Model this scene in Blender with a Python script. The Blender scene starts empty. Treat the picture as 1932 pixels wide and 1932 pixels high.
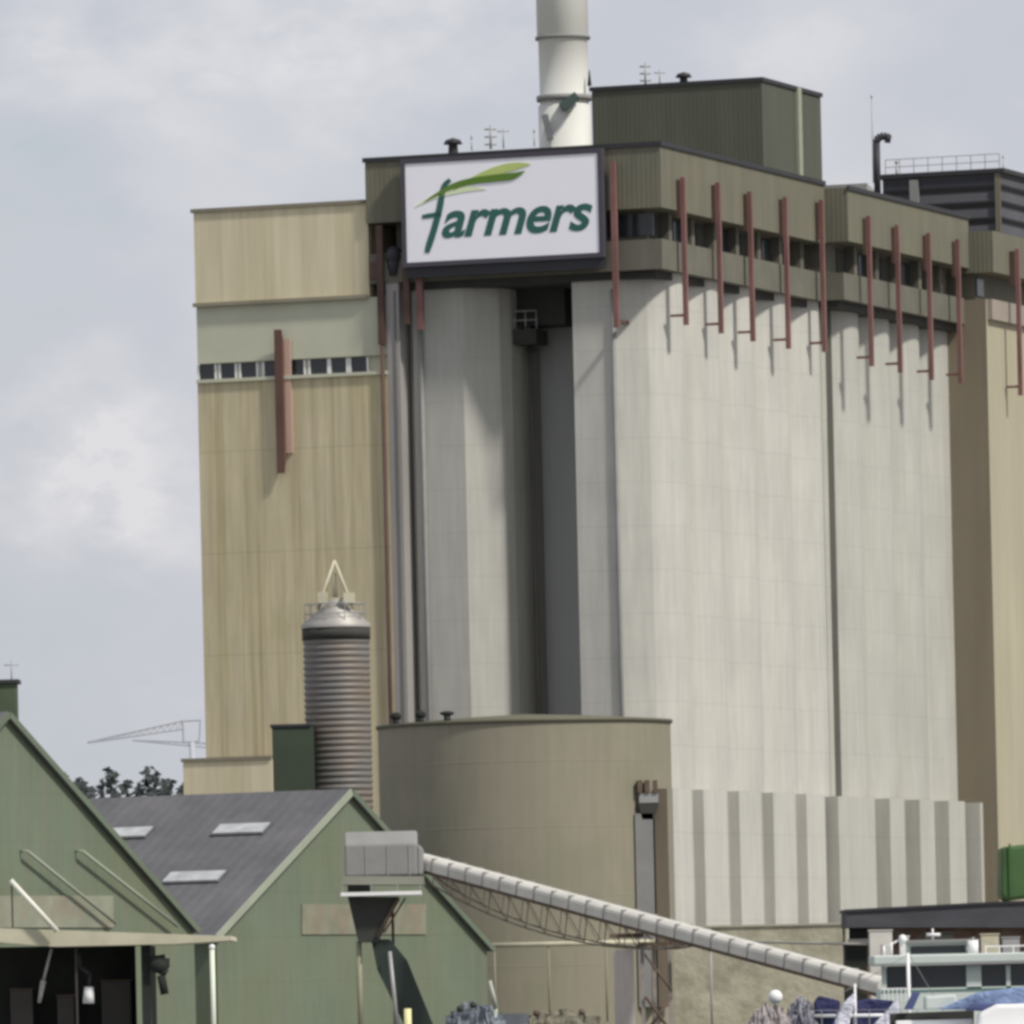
import bpy, bmesh, math, random
from mathutils import Vector, Matrix
random.seed(7)
SC = bpy.context.scene
COL = SC.collection
R = math.radians
PI = math.pi

# ---------------------------------------------------------------- camera
F, CX, HY = 17000.0, 966.0, 1880.0        # focal length, optical centre and horizon in units of the 1932-px view
TH = R(1.32); CT, ST = math.cos(TH), math.sin(TH)
CAMZ = 3.6
cam_d = bpy.data.cameras.new('camera'); cam = bpy.data.objects.new('camera', cam_d); COL.objects.link(cam)
cam_d.sensor_width = 36; cam_d.lens = 36 * F / 1932
cam_d.shift_y = (HY - 966) / 1932
cam_d.clip_start = 1; cam_d.clip_end = 9000
cam.matrix_world = Matrix(((CT, ST, 0, 0), (0, 0, -1, 0), (-ST, CT, 0, CAMZ), (0, 0, 0, 1)))
SC.camera = cam

# ---------------------------------------------------------------- sky and sun
SUN_DIR = Vector((0.777, -0.629, 0)).normalized()
SUN_EL = R(48)
w = bpy.data.worlds.new('World'); SC.world = w; w.use_nodes = True
nt = w.node_tree; N = nt.nodes; L = nt.links; N.clear()
def nd(t, **k):
    n = N.new(t)
    for a, b in k.items(): setattr(n, a, b)
    return n
out = nd('ShaderNodeOutputWorld'); bg = nd('ShaderNodeBackground'); bg.inputs[1].default_value = 1.0
sky = nd('ShaderNodeTexSky', sky_type='NISHITA', sun_disc=False)
sky.sun_elevation = SUN_EL; sky.sun_rotation = math.atan2(SUN_DIR.x, SUN_DIR.y)
sky.dust_density = 3.0; sky.air_density = 1.0
sk = nd('ShaderNodeVectorMath', operation='SCALE'); sk.inputs[3].default_value = 0.10
L.new(sky.outputs[0], sk.inputs[0])
tc = nd('ShaderNodeTexCoord')
mp = nd('ShaderNodeMapping'); mp.inputs['Scale'].default_value = (1, 1, 1.7); mp.inputs['Location'].default_value = (.31, .1, .07)
L.new(tc.outputs['Generated'], mp.inputs[0])
nz = nd('ShaderNodeTexNoise'); nz.inputs['Scale'].default_value = 24; nz.inputs['Detail'].default_value = 7; nz.inputs['Roughness'].default_value = .52
L.new(mp.outputs[0], nz.inputs['Vector'])
def gauss(px, py, rad, amp, sx=1.0):
    """a soft cloud bank in one direction of the sky"""
    a, b = px - CX, HY - py
    d = Vector(((a * CT + b * ST) / F, 1, (-a * ST + b * CT) / F)).normalized()
    s = nd('ShaderNodeVectorMath', operation='SUBTRACT'); s.inputs[1].default_value = d
    dist = nd('ShaderNodeVectorMath', operation='SCALE'); dist.inputs[3].default_value = 0.034
    L.new(nz.outputs['Color'], dist.inputs[0])
    ad = nd('ShaderNodeVectorMath', operation='ADD'); L.new(tc.outputs['Generated'], ad.inputs[0]); L.new(dist.outputs[0], ad.inputs[1])
    ad2 = nd('ShaderNodeVectorMath', operation='SUBTRACT'); ad2.inputs[1].default_value = (.017, .017, .017)
    L.new(ad.outputs[0], ad2.inputs[0]); L.new(ad2.outputs[0], s.inputs[0])
    m = nd('ShaderNodeVectorMath', operation='MULTIPLY'); m.inputs[1].default_value = (1 / sx, 1, 1); L.new(s.outputs[0], m.inputs[0])
    ln = nd('ShaderNodeVectorMath', operation='LENGTH'); L.new(m.outputs[0], ln.inputs[0])
    mr = nd('ShaderNodeMapRange', interpolation_type='SMOOTHERSTEP')
    mr.inputs['From Min'].default_value = rad / F; mr.inputs['From Max'].default_value = 0
    mr.inputs['To Min'].default_value = 0; mr.inputs['To Max'].default_value = amp
    L.new(ln.outputs['Value'], mr.inputs['Value'])
    return mr.outputs[0]
acc = None
for g in [(330, 110, 420, .30, 1.5), (30, 60, 260, .22, 1), (205, 890, 300, .62, .8), (110, 850, 230, .3, 1.4), (300, 960, 260, .3, 1.3), (700, 60, 300, .3, 2.0), (1500, 60, 260, .25, 2.0), (60, 580, 150, .2, 1.4), (900, 130, 330, .12, 1.6), (1700, 330, 300, .18, 1.6),
          (150, 330, 260, -.34, 1.3), (1750, 170, 260, -.2, 1.3), (240, 1230, 330, .10, 1.3), (230, 720, 220, -.1, 1.2)]:
    o = gauss(*g)
    if acc is None: acc = o
    else:
        a = nd('ShaderNodeMath', operation='ADD'); L.new(acc, a.inputs[0]); L.new(o, a.inputs[1]); acc = a.outputs[0]
nm = nd('ShaderNodeMapRange'); nm.inputs['From Min'].default_value = .25; nm.inputs['From Max'].default_value = .75
nm.inputs['To Min'].default_value = .12; nm.inputs['To Max'].default_value = .74
L.new(nz.outputs[0], nm.inputs['Value'])
nz2 = nd('ShaderNodeTexNoise'); nz2.inputs['Scale'].default_value = 70; nz2.inputs['Detail'].default_value = 8; nz2.inputs['Roughness'].default_value = .6
L.new(mp.outputs[0], nz2.inputs['Vector'])
nm2 = nd('ShaderNodeMapRange'); nm2.inputs['From Min'].default_value = .36; nm2.inputs['From Max'].default_value = .64
nm2.inputs['To Min'].default_value = .3; nm2.inputs['To Max'].default_value = 1.4; L.new(nz2.outputs[0], nm2.inputs['Value'])
mu = nd('ShaderNodeMath', operation='MULTIPLY'); L.new(acc, mu.inputs[0]); L.new(nm2.outputs[0], mu.inputs[1]); acc = mu.outputs[0]
a = nd('ShaderNodeMath', operation='ADD', use_clamp=True); L.new(acc, a.inputs[0]); L.new(nm.outputs[0], a.inputs[1])
ramp = nd('ShaderNodeValToRGB'); e = ramp.color_ramp.elements
e[0].position = 0.1; e[0].color = (.545, .60, .645, 1)
e[1].position = 1.0; e[1].color = (.80, .79, .82, 1)
m1 = e.new(.45); m1.color = (.615, .63, .69, 1)
L.new(a.outputs[0], ramp.inputs[0])
mix = nd('ShaderNodeMix', data_type='RGBA'); mix.inputs[0].default_value = .88
L.new(sk.outputs[0], mix.inputs[6]); L.new(ramp.outputs[0], mix.inputs[7])
L.new(mix.outputs[2], bg.inputs[0]); L.new(bg.outputs[0], out.inputs[0])

sl = bpy.data.lights.new('sun', 'SUN'); sl.energy = 3.5; sl.angle = R(5); sl.color = (1, .955, .87)
so = bpy.data.objects.new('sun', sl); COL.objects.link(so)
so.rotation_euler = (-(SUN_DIR * math.cos(SUN_EL) + Vector((0, 0, math.sin(SUN_EL))))).to_track_quat('-Z', 'Y').to_euler()
SC.view_settings.view_transform = 'Standard'; SC.view_settings.look = 'None'
SC.view_settings.exposure = 0.0; SC.view_settings.gamma = 1
SC.render.engine = 'CYCLES'
SC.cycles.pixel_filter_type = 'BLACKMAN_HARRIS'; SC.cycles.filter_width = 3.3

# ---------------------------------------------------------------- placing helpers
def ray(px, py):
    a, b = px - CX, HY - py
    return Vector(((a * CT + b * ST) / F, 1.0, (-a * ST + b * CT) / F))
CAM = Vector((0, 0, CAMZ))
def at(px, py, d): return CAM + ray(px, py) * d
def hit(px, py, P, e):
    """where the sight line meets the vertical plane through P along horizontal direction e"""
    n = Vector((-e.y, e.x, 0)); r = ray(px, py)
    return CAM + r * ((P - CAM).dot(n) / r.dot(n))
UP = Vector((0, 0, 1))

# ---------------------------------------------------------------- materials
MATS = {}
def mat(name, col, rough=.8, var=.12, sc=(.4, .4, .4), streak=None, samt=.3, ssc=(1.2, 1.2, .05), metal=0, wave=None, spec=.3,
        blotch=None, bamt=.3, bsc=.15, thr=(.45, .7), bump=None, pour=None, fine=None):
    if name in MATS: return MATS[name]
    m = bpy.data.materials.new(name); m.use_nodes = True; MATS[name] = m
    t = m.node_tree; n = t.nodes; l = t.links
    b = n['Principled BSDF']; b.inputs['Roughness'].default_value = rough; b.inputs['Metallic'].default_value = metal
    b.inputs['Specular IOR Level'].default_value = spec
    g = n.new('ShaderNodeNewGeometry')
    def noise(scale, detail=5):
        mm = n.new('ShaderNodeMapping'); mm.inputs['Scale'].default_value = scale; l.new(g.outputs['Position'], mm.inputs[0])
        z = n.new('ShaderNodeTexNoise'); z.inputs['Scale'].default_value = 1; z.inputs['Detail'].default_value = detail; z.inputs['Roughness'].default_value = .6
        l.new(mm.outputs[0], z.inputs['Vector']); return z.outputs[0]
    def mixc(f, A, B):
        x = n.new('ShaderNodeMix'); x.data_type = 'RGBA'
        l.new(f, x.inputs[0])
        for i, c in ((6, A), (7, B)):
            if isinstance(c, tuple): x.inputs[i].default_value = (*c, 1)
            else: l.new(c, x.inputs[i])
        return x.outputs[2]
    def mr(v, a0, a1, b0, b1):
        x = n.new('ShaderNodeMapRange'); l.new(v, x.inputs['Value'])
        for k, q in zip(('From Min', 'From Max', 'To Min', 'To Max'), (a0, a1, b0, b1)): x.inputs[k].default_value = q
        return x.outputs[0]
    lo = tuple(c * (1 - var) for c in col); hi = tuple(min(1, c * (1 + var)) for c in col)
    c = mixc(mr(noise(sc), .3, .7, 0, 1), lo, hi)
    if streak: c = mixc(mr(noise(ssc, 3), thr[0], thr[1], 0, samt), c, streak)
    if blotch: c = mixc(mr(noise((bsc, bsc, bsc), 6), .45, .68, 0, bamt), c, blotch)
    if fine:    # grainy, vertically drawn surface variation
        f_ = mr(noise((3.0, 3.0, .25), 6), .3, .7, 1 - fine, 1 + fine)
        x = n.new('ShaderNodeVectorMath'); x.operation = 'SCALE'; l.new(c, x.inputs[0]); l.new(f_, x.inputs[3]); c = x.outputs[0]
    if pour:    # casting joints every few metres
        sp = n.new('ShaderNodeSeparateXYZ'); l.new(g.outputs['Position'], sp.inputs[0])
        q1 = n.new('ShaderNodeMath'); q1.operation = 'MODULO'; l.new(sp.outputs[2], q1.inputs[0]); q1.inputs[1].default_value = pour[0]
        q2 = n.new('ShaderNodeMath'); q2.operation = 'LESS_THAN'; l.new(q1.outputs[0], q2.inputs[0]); q2.inputs[1].default_value = .09
        f_ = mr(q2.outputs[0], 0, 1, 1, pour[1])
        x = n.new('ShaderNodeVectorMath'); x.operation = 'SCALE'; l.new(c, x.inputs[0]); l.new(f_, x.inputs[3]); c = x.outputs[0]
    if wave:   # (direction, period, darkening) – ribs of profiled sheet as relief colour-free bump
        dv, per, amt = wave
        dt = n.new('ShaderNodeVectorMath'); dt.operation = 'DOT_PRODUCT'; dt.inputs[1].default_value = dv; l.new(g.outputs['Position'], dt.inputs[0])
        mu = n.new('ShaderNodeMath'); mu.operation = 'MULTIPLY'; mu.inputs[1].default_value = 2 * PI / per; l.new(dt.outputs['Value'], mu.inputs[0])
        si = n.new('ShaderNodeMath'); si.operation = 'SINE'; l.new(mu.outputs[0], si.inputs[0])
        bp = n.new('ShaderNodeBump'); bp.inputs['Strength'].default_value = amt; bp.inputs['Distance'].default_value = per * .25
        l.new(si.outputs[0], bp.inputs['Height']); l.new(bp.outputs[0], b.inputs['Normal'])
    elif bump:
        bp = n.new('ShaderNodeBump'); bp.inputs['Strength'].default_value = bump[0]; bp.inputs['Distance'].default_value = bump[1]
        l.new(noise(bump[2]), bp.inputs['Height']); l.new(bp.outputs[0], b.inputs['Normal'])
    l.new(c, b.inputs['Base Color'])
    return m

# ---------------------------------------------------------------- mesh helpers
class MB:
    def __init__(s): s.b = bmesh.new()
    def poly(s, pts, smooth=False):
        f = s.b.faces.new([s.b.verts.new(p) for p in pts]); f.smooth = smooth; return f
    def prism(s, pts, vec, smooth=False):
        """closed solid: polygon pts swept along vec"""
        vec = Vector(vec); pts = [Vector(p) for p in pts]
        A = [s.b.verts.new(p) for p in pts]; B = [s.b.verts.new(p + vec) for p in pts]
        s.b.faces.new(A[::-1]); s.b.faces.new(B)
        n = len(pts)
        for i in range(n):
            f = s.b.faces.new((A[i], A[(i + 1) % n], B[(i + 1) % n], B[i])); f.smooth = smooth
        return s
    def box(s, o, vx, vy, vz):
        o, vx, vy, vz = map(Vector, (o, vx, vy, vz))
        return s.prism([o, o + vx, o + vx + vy, o + vy], vz)
    def cbox(s, c, ex, ey, ez, x, y, z):
        """box centred on c with half sizes x,y,z along axes"""
        c = Vector(c); return s.box(c - ex * x - ey * y - ez * z, ex * 2 * x, ey * 2 * y, ez * 2 * z)
    def tube(s, p, q, r, r2=None, n=10, cap=True):
        p, q = Vector(p), Vector(q); r2 = r if r2 is None else r2
        d = (q - p).normalized(); u = d.orthogonal().normalized(); v = d.cross(u)
        A = []; B = []
        for i in range(n):
            k = u * math.cos(2 * PI * i / n) + v * math.sin(2 * PI * i / n)
            A.append(s.b.verts.new(p + k * r)); B.append(s.b.verts.new(q + k * r2))
        for i in range(n):
            f = s.b.faces.new((A[i], A[(i + 1) % n], B[(i + 1) % n], B[i])); f.smooth = n > 5
        if cap: s.b.faces.new(A[::-1]); s.b.faces.new(B)
        return s
    def path(s, pts, r, n=8):
        for a_, b_ in zip(pts, pts[1:]): s.tube(a_, b_, r, n=n)
        return s
    def lathe(s, c, prof, n=48):
        c = Vector(c); rings = []
        for r, z in prof:
            if r < 1e-4: rings.append([s.b.verts.new(c + Vector((0, 0, z)))])
            else: rings.append([s.b.verts.new(c + Vector((r * math.cos(2 * PI * i / n), r * math.sin(2 * PI * i / n), z))) for i in range(n)])
        for a_, b_ in zip(rings, rings[1:]):
            for i in range(n):
                j = (i + 1) % n
                vs = [a_[i % len(a_)], a_[j % len(a_)], b_[j % len(b_)], b_[i % len(b_)]]
                vs = list(dict.fromkeys(vs))
                if len(vs) > 2:
                    f = s.b.faces.new(vs); f.smooth = True
        return s
    def sphere(s, c, rx, ry=None, rz=None, sub=2):
        ry = ry or rx; rz = rz or rx
        r = bmesh.ops.create_icosphere(s.b, subdivisions=sub, radius=1)
        for v in r['verts']: v.co = Vector(c) + Vector((v.co.x * rx, v.co.y * ry, v.co.z * rz))
        for v in r['verts']:
            for f in v.link_faces: f.smooth = True
        return s
    def build(s, name, m, parent=None, bevel=0):
        me = bpy.data.meshes.new(name); bmesh.ops.recalc_face_normals(s.b, faces=s.b.faces)
        if parent is not None:
            root = parent
            while root.parent: root = root.parent
            bmesh.ops.translate(s.b, verts=s.b.verts, vec=-root.location)
        s.b.to_mesh(me); s.b.free(); me.materials.append(m)
        o = bpy.data.objects.new(name, me); COL.objects.link(o)
        if parent is not None: o.parent = parent
        if bevel:
            md = o.modifiers.new('bevel', 'BEVEL'); md.width = bevel; md.segments = 2; md.limit_method = 'ANGLE'
        return o
def thing(name, label, cat, loc, group=None):
    o = bpy.data.objects.new(name, None); COL.objects.link(o); o.location = Vector(loc)
    o['label'] = label; o['category'] = cat
    if group: o['group'] = group
    return o
def tag(o, label, cat, group=None):
    """single-mesh thing; its origin is moved to its base"""
    o['label'] = label; o['category'] = cat
    if group: o['group'] = group
    vs = [v.co for v in o.data.vertices]
    c = Vector((sum(v.x for v in vs) / len(vs), sum(v.y for v in vs) / len(vs), min(v.z for v in vs)))
    o.data.transform(Matrix.Translation(-c)); o.location = c
    return o
def dup(root, loc, label=None):
    """a copy of a thing, its parts and their sub-parts"""
    r = root.copy(); COL.objects.link(r); r.location = loc
    if label: r['label'] = label
    for ch in list(root.children):
        c = ch.copy(); COL.objects.link(c); c.parent = r
        for g in ch.children:
            d = g.copy(); COL.objects.link(d); d.parent = c
    return r

# ---------------------------------------------------------------- palette
AL = R(20.3)
E1 = Vector((math.sin(AL), math.cos(AL), 0))      # along the sunny long side, away from the viewer
E2 = Vector((-math.cos(AL), math.sin(AL), 0))     # along the shaded front, to the left
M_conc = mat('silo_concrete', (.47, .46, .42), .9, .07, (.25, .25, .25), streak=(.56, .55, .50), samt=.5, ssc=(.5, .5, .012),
             blotch=(.41, .405, .37), bamt=.4, bsc=.09, pour=(2.6, .93), fine=.07)
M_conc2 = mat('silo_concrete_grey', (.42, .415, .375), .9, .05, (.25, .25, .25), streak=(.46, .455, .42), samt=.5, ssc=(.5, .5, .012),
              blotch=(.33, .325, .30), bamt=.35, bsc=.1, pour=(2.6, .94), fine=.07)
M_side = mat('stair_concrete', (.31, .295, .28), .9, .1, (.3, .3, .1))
M_olive = mat('olive_cladding', (.140, .137, .102), .75, .10, (.8, .8, .1), streak=(.20, .19, .14), samt=.35, ssc=(.9, .9, .1),
              wave=(E1 + E2, .30, .10), blotch=(.19, .16, .105), bamt=.4, bsc=.3)
M_dkolive = mat('dark_olive_cladding', (.085, .09, .07), .8, .1, (.8, .8, .1), wave=(E1 + E2, .30, .08))
M_band = mat('grey_gallery_band', (.14, .135, .108), .85, .12, (.5, .5, .5), streak=(.11, .105, .09), samt=.4)
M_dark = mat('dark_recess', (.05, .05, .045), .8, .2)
M_trim = mat('dark_trim', (.035, .035, .04), .6, .1)
M_red = mat('rusty_red_paint', (.20, .105, .098), .6, .2, (1, 1, .3), streak=(.12, .06, .045), samt=.5, ssc=(1, 1, .4))
M_brn = mat('brown_pipe', (.09, .055, .045), .7, .15)
M_beige = mat('beige_cladding', (.64, .57, .41), .85, .05, (.5, .5, .12), streak=(.50, .43, .28), samt=.6, ssc=(1.5, 1.5, .03), fine=.05,
              blotch=(.56, .53, .33), bamt=.4, bsc=.16)
M_beigel = mat('beige_weathered', (.54, .475, .33), .85, .08, (.4, .4, .10), streak=(.34, .275, .15), samt=.75, ssc=(2.6, 2.6, .035), fine=.10, pour=(6.1, .88),
               blotch=(.43, .39, .22), bamt=.5, bsc=.14)
M_sage = mat('sage_panel', (.50, .50, .39), .85, .06, (.4, .4, .4))
M_glass = mat('dark_glass', (.035, .04, .045), .15, .2, spec=.5)
M_white = mat('white_paint', (.76, .76, .75), .6, .04)
M_sign = mat('sign_white', (.88, .87, .93), .5, .015)
M_steel = mat('galvanised_steel', (.34, .34, .335), .5, .12, metal=.25)
M_chim = mat('chimney_white', (.60, .60, .565), .7, .05, (.5, .5, .12), streak=(.55, .54, .50), samt=.4)
M_tank = mat('olive_tank', (.252, .232, .175), .75, .06, (.15, .15, .15), streak=(.215, .20, .145), samt=.4, ssc=(.4, .4, .08),
             blotch=(.20, .205, .14), bamt=.5, bsc=.2, fine=.05)
M_green = mat('green_cladding', (.142, .175, .122), .8, .09, (.25, .25, .25), blotch=(.15, .165, .10), bamt=.6, bsc=.16, streak=(.165, .165, .13), samt=.6, ssc=(.9, .9, .08), fine=.06, pour=(2.3, .95))
M_verge = mat('pale_verge', (.30, .33, .26), .7, .1)
M_roof = mat('slate_roof', (.105, .105, .112), .8, .08, (.5, .5, .5), blotch=(.145, .14, .15), bamt=.6, bsc=.35, wave=(Vector((-.866, .5, 0)), .75, .09), fine=.08)
M_skyl = mat('skylight', (.42, .43, .44), .4, .15, (1.5, 1.5, 1.5), blotch=(.27, .28, .27), bamt=.6, bsc=1.2)
M_cream = mat('cream_fascia', (.52, .49, .37), .8, .12, (.8, .8, .8), blotch=(.35, .33, .22), bamt=.4, bsc=.5)
M_black = mat('black_interior', (.026, .03, .026), .9, .3)
M_grey = mat('grey_hood', (.235, .235, .23), .7, .1, (.8, .8, .8), streak=(.24, .24, .23), samt=.4)
M_pale = mat('pale_conveyor', (.56, .545, .50), .7, .12, (.35, .8, .8), blotch=(.42, .40, .37), bamt=.5, bsc=.6)
M_rust = mat('rusty_iron', (.12, .085, .065), .8, .3, (1.5, 1.5, 1.5))

# ================================================================ SETTING
def structure(o): o['kind'] = 'structure'; return o
QZ = 1.4
g = MB(); g.prism([(-3000, 292, QZ), (3000, 292, QZ), (3000, 6000, QZ), (-3000, 6000, QZ)], (0, 0, -4))
structure(g.build('ground', mat('quay_concrete', (.22, .215, .20), .9, .15, (.1, .1, .1))))
g = MB(); g.poly([(-3000, -400, 0), (3000, -400, 0), (3000, 291.99, 0), (-3000, 291.99, 0)])
structure(g.build('water', mat('harbour_water', (.05, .065, .06), .12, .2, spec=.5, bump=(.4, .3, (.5, .5, .5)))))

# ================================================================ MAIN GRAIN SILO, FRONT BLOCK
C = at(1245, 270, 530.0)
ZT = C.z
def W(a_, b_, z): return Vector((C.x, C.y, 0)) + E1 * a_ + E2 * b_ + UP * z
def onR(px, py, b_=0.0):
    p = hit(px, py, W(0, b_, 0), E1); q = p - W(0, b_, 0); return Vector((q.x, q.y, 0)).dot(E1), p.z
def onL(px, py, a_=0.0):
    p = hit(px, py, W(a_, 0, 0), E2); q = p - W(a_, 0, 0); return Vector((q.x, q.y, 0)).dot(E2), p.z
def bx(m, a0, a1, b0, b1, z0, z1):
    return m.box(W(a0, b0, z0), E1 * (a1 - a0), E2 * (b1 - b0), UP * (z1 - z0))
zU0 = onR(1245, 390)[1]        # foot of the upper band
zL1 = onR(1262, 452)[1]        # top of the lower slab band
zL0 = onR(1262, 508)[1]        # foot of the lower band
A1 = onR(1556, 400)[0]         # far end of block 1
BL, _ = onL(688, 297)
blk = thing('grain_silo', 'tall pale concrete fluted grain silo with olive top storey carrying the white signboard', 'silo', W(A1 / 2, BL / 2, QZ))

# silo body footprint with shallow flutes on the sunny side
grooves_px = [1230, 1288, 1354, 1420, 1484, 1542]
gr = [onR(x, 610, 1.5)[0] for x in grooves_px]
CREST, SAG = .6, 1.15
def arc(a0, a1, crest, sag, n=12):
    h = (a1 - a0) / 2; rad = (h * h + sag * sag) / (2 * sag); cb = crest + rad; ca = (a0 + a1) / 2
    th = math.asin(h / rad)
    return [(ca + rad * math.sin(-th + 2 * th * i / n), cb - rad * math.cos(-th + 2 * th * i / n)) for i in range(n + 1)]
def circ(ca, cb, r, t0, t1, n=20):
    """points on a circle; angle 0 faces the viewer (-a), growing towards the sunny side (-b)"""
    return [(ca - r * math.cos(t0 + (t1 - t0) * i / n), cb - r * math.sin(t0 + (t1 - t0) * i / n)) for i in range(n + 1)]
def wall(name, m, prof, z0, z1, parent, smooth=True):
    mb = MB(); vs = [[mb.b.verts.new(W(a_, b_, z)) for a_, b_ in prof] for z in (z0, z1)]
    n = len(prof)
    for i in range(n):
        f = mb.b.faces.new((vs[0][i], vs[0][(i + 1) % n], vs[1][(i + 1) % n], vs[1][i])); f.smooth = False
    mb.b.faces.new(vs[1])
    o = mb.build(name, m, parent)
    if smooth:
        for p in o.data.polygons: p.use_smooth = abs(p.normal.z) < .5
        o.data.set_sharp_from_angle(angle=R(17))
    return o
prof = []
bq0, _ = onL(1087, 900, 1.2); bq1, _ = onL(1163, 900, 1.2)
prof += [(9.0, bq0), (1.2, bq0), (1.2, bq1), (1.75, 2.45), (gr[0], CREST + SAG)]
prev = gr[0]
for g1 in gr[1:]:
    prof += arc(prev, g1, CREST, SAG, 12)[0:]
    prev = g1
prof += [(A1, CREST + SAG), (A1, 19), (9.0, 19)]
wall('silo_wall', M_conc, prof, QZ, zL1 - .1, blk)
# left cylinder of the front and recessed strips
cy = MB()
lc = onL(868, 900, 4.3)[0]
bl0, _ = onL(771, 900, 1.3); bl1, _ = onL(879, 900, 1.3); bl2_, _ = onL(968, 900, 3.7)
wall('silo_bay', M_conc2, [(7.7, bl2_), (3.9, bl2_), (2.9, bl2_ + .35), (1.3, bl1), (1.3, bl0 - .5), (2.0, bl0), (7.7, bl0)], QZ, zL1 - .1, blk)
wall('recess_wall', mat('recess_concrete', (.40, .40, .39), .9, .06, (.3, .3, .1), streak=(.29, .29, .28), samt=.5, ssc=(.8, .8, .02)), [(7.6, bq0 + .02), (7.6, lc + 5.0), (8.9, lc + 5.0), (8.9, bq0 + .02)], QZ, zL1 - .2, blk, False)
b0, _ = onL(769, 900, 4.0); b1, _ = onL(737, 900, 4.0)
bend = onL(731, 700, .32)[0]
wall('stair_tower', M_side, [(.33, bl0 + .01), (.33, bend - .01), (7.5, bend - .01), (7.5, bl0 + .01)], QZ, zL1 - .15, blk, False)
m = MB(); b_ = (bl0 + bend) / 2 - .3; bx(m, .26, .33, b_ + .1, b_ + .2, QZ, zL0 - .5); m.build('corner_strip', mat('strip_grey', (.17, .165, .16), .85, .1), blk)
m = MB(); b0, _ = onL(1070, 540, 5.5); b1, _ = onL(905, 540, 5.5); bx(m, 5.0, 7.6, b0, b1, zL0 - 2.6, zL0 - .46); m.build('recess_shade_box', M_dark, blk)  # dark box added to deepen the shade at the recess top
# service shaft inside the recess
m = MB(); b0, _ = onL(1012, 900, 6.5); b1, _ = onL(975, 900, 6.5); bx(m, 6.3, 7.6, b0, b1, QZ, zL0 - 4); m.build('service_shaft', mat('shaft', (.26, .25, .23), .9, .1, (.3, .3, .06)), blk)
# platform with railing in the recess
m = MB(); b0, z = onL(1022, 622, 5.2); b1, z1 = onL(940, 622, 5.2); bx(m, 4.2, 6.2, b0, b1, z - .9, z)
pf = m.build('platform', M_dark, blk)
m = MB()
for k in range(5):
    bb = b0 + (b1 - b0) * k / 4; m.tube(W(4.3, bb, z), W(4.3, bb, z + 1.1), .04)
for h in (.55, 1.1): m.tube(W(4.3, b0, z + h), W(4.3, b1, z + h), .04)
m.build('railing', M_steel, pf)
m = MB()
for bb in (b0 + .8, b0 + 1.4): m.tube(W(5.2, bb, z), W(5.2, bb, zL0), .08)
m.build('ladder', M_steel, blk)
# downpipes on the front
for px, px2, aa, r_ in ((1158, 1172, 1.08, .12), (794, 801, 1.16, .13), (1000, 1000, 6.1, .14)):
    b_, _ = onL(px, 640, aa); m = MB(); m.tube(W(aa, b_, QZ), W(aa, b_, zL0 - 1 if px != 1156 else zL0 - 1), r_); m.build('downpipe', M_grey if px != 1000 else M_band, blk)
# pilasters around the foot of the sunny side
def pilasters(starts, b_in, b_out, ztop, length, mt, parent):
    for s in starts:
        m = MB(); bx(m, s, s + length, b_out, b_in, QZ, ztop); m.build('pilaster', mt, parent)
PIL_T = onR(1330, 1490, 0.0)[1]
def pil_px(spans, b_in, b_out, ztop, mt, parent):
    for x0, x1 in spans:
        s0_, s1_ = onR(x0, 1620, b_out)[0], onR(x1, 1620, b_out)[0]
        m = MB(); bx(m, s0_, s1_, b_out, b_in, QZ, ztop); m.build('pilaster', mt, parent)
pil_px([(1272, 1304), (1330, 1371), (1397, 1435), (1461, 1498), (1524, 1559)], CREST + SAG + .2, -.1, PIL_T, M_conc, blk)

# headhouse: upper band, recessed gallery, lower band
m = MB(); bx(m, 0, A1, 0, BL, zU0, ZT); up = m.build('headhouse', M_olive, blk)
m = MB()
bx(m, -.12, A1, -.12, 0, ZT - .15, ZT + .12); bx(m, -.12, 0, 0, BL + .12, ZT - .15, ZT + .12)
m.build('roof_edge', M_trim, up)
m = MB(); bx(m, 1.6, A1 + 1, 1.5, BL - 1.3, zL1, zU0); gal = m.build('gallery_wall', M_band, blk)
m = MB(); bx(m, .25, A1, .12, BL + .0, zL0, zL1); m.build('gallery_slab', M_band, blk)
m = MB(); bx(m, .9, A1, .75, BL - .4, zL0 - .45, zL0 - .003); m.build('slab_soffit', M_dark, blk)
# gallery openings: dark glazing and panels between columns
for i in range(7):
    a0 = .9 + i * (A1 - 2) / 7
    m = MB(); bx(m, a0 + 1.2, a0 + 2.9, 1.42, 1.5, zL1 + .25, zU0 - .15); m.build('window', M_glass if i % 2 else M_dark, gal)
    m = MB(); bx(m, a0 + 2.95, a0 + 3.5, .9, 1.5, zL1, zU0); m.build('column', M_band, blk)
m = MB(); b0, _ = onL(1214, 420, 1.5); bx(m, 1.5, 1.58, b0 - .6, b0 + 2.2, zL1 + .35, zU0 - .2); m.build('window', M_glass, gal)
# left end of the gallery
b0, z0 = onL(700, 527, .3); m = MB(); bx(m, .1, 3.0, BL - .9, b0, z0, z0 + 1.0); m.build('end_ledge', M_brn, blk)
bq, zq = onL(741, 482, .2); m = MB(); m.sphere(W(.4, bq, zq), .55, .55, .6); m.tube(W(.4, bq, zq - 1.2), W(.4, bq, zq), .3, .5); m.build('ventilator', M_trim, blk)
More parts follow.
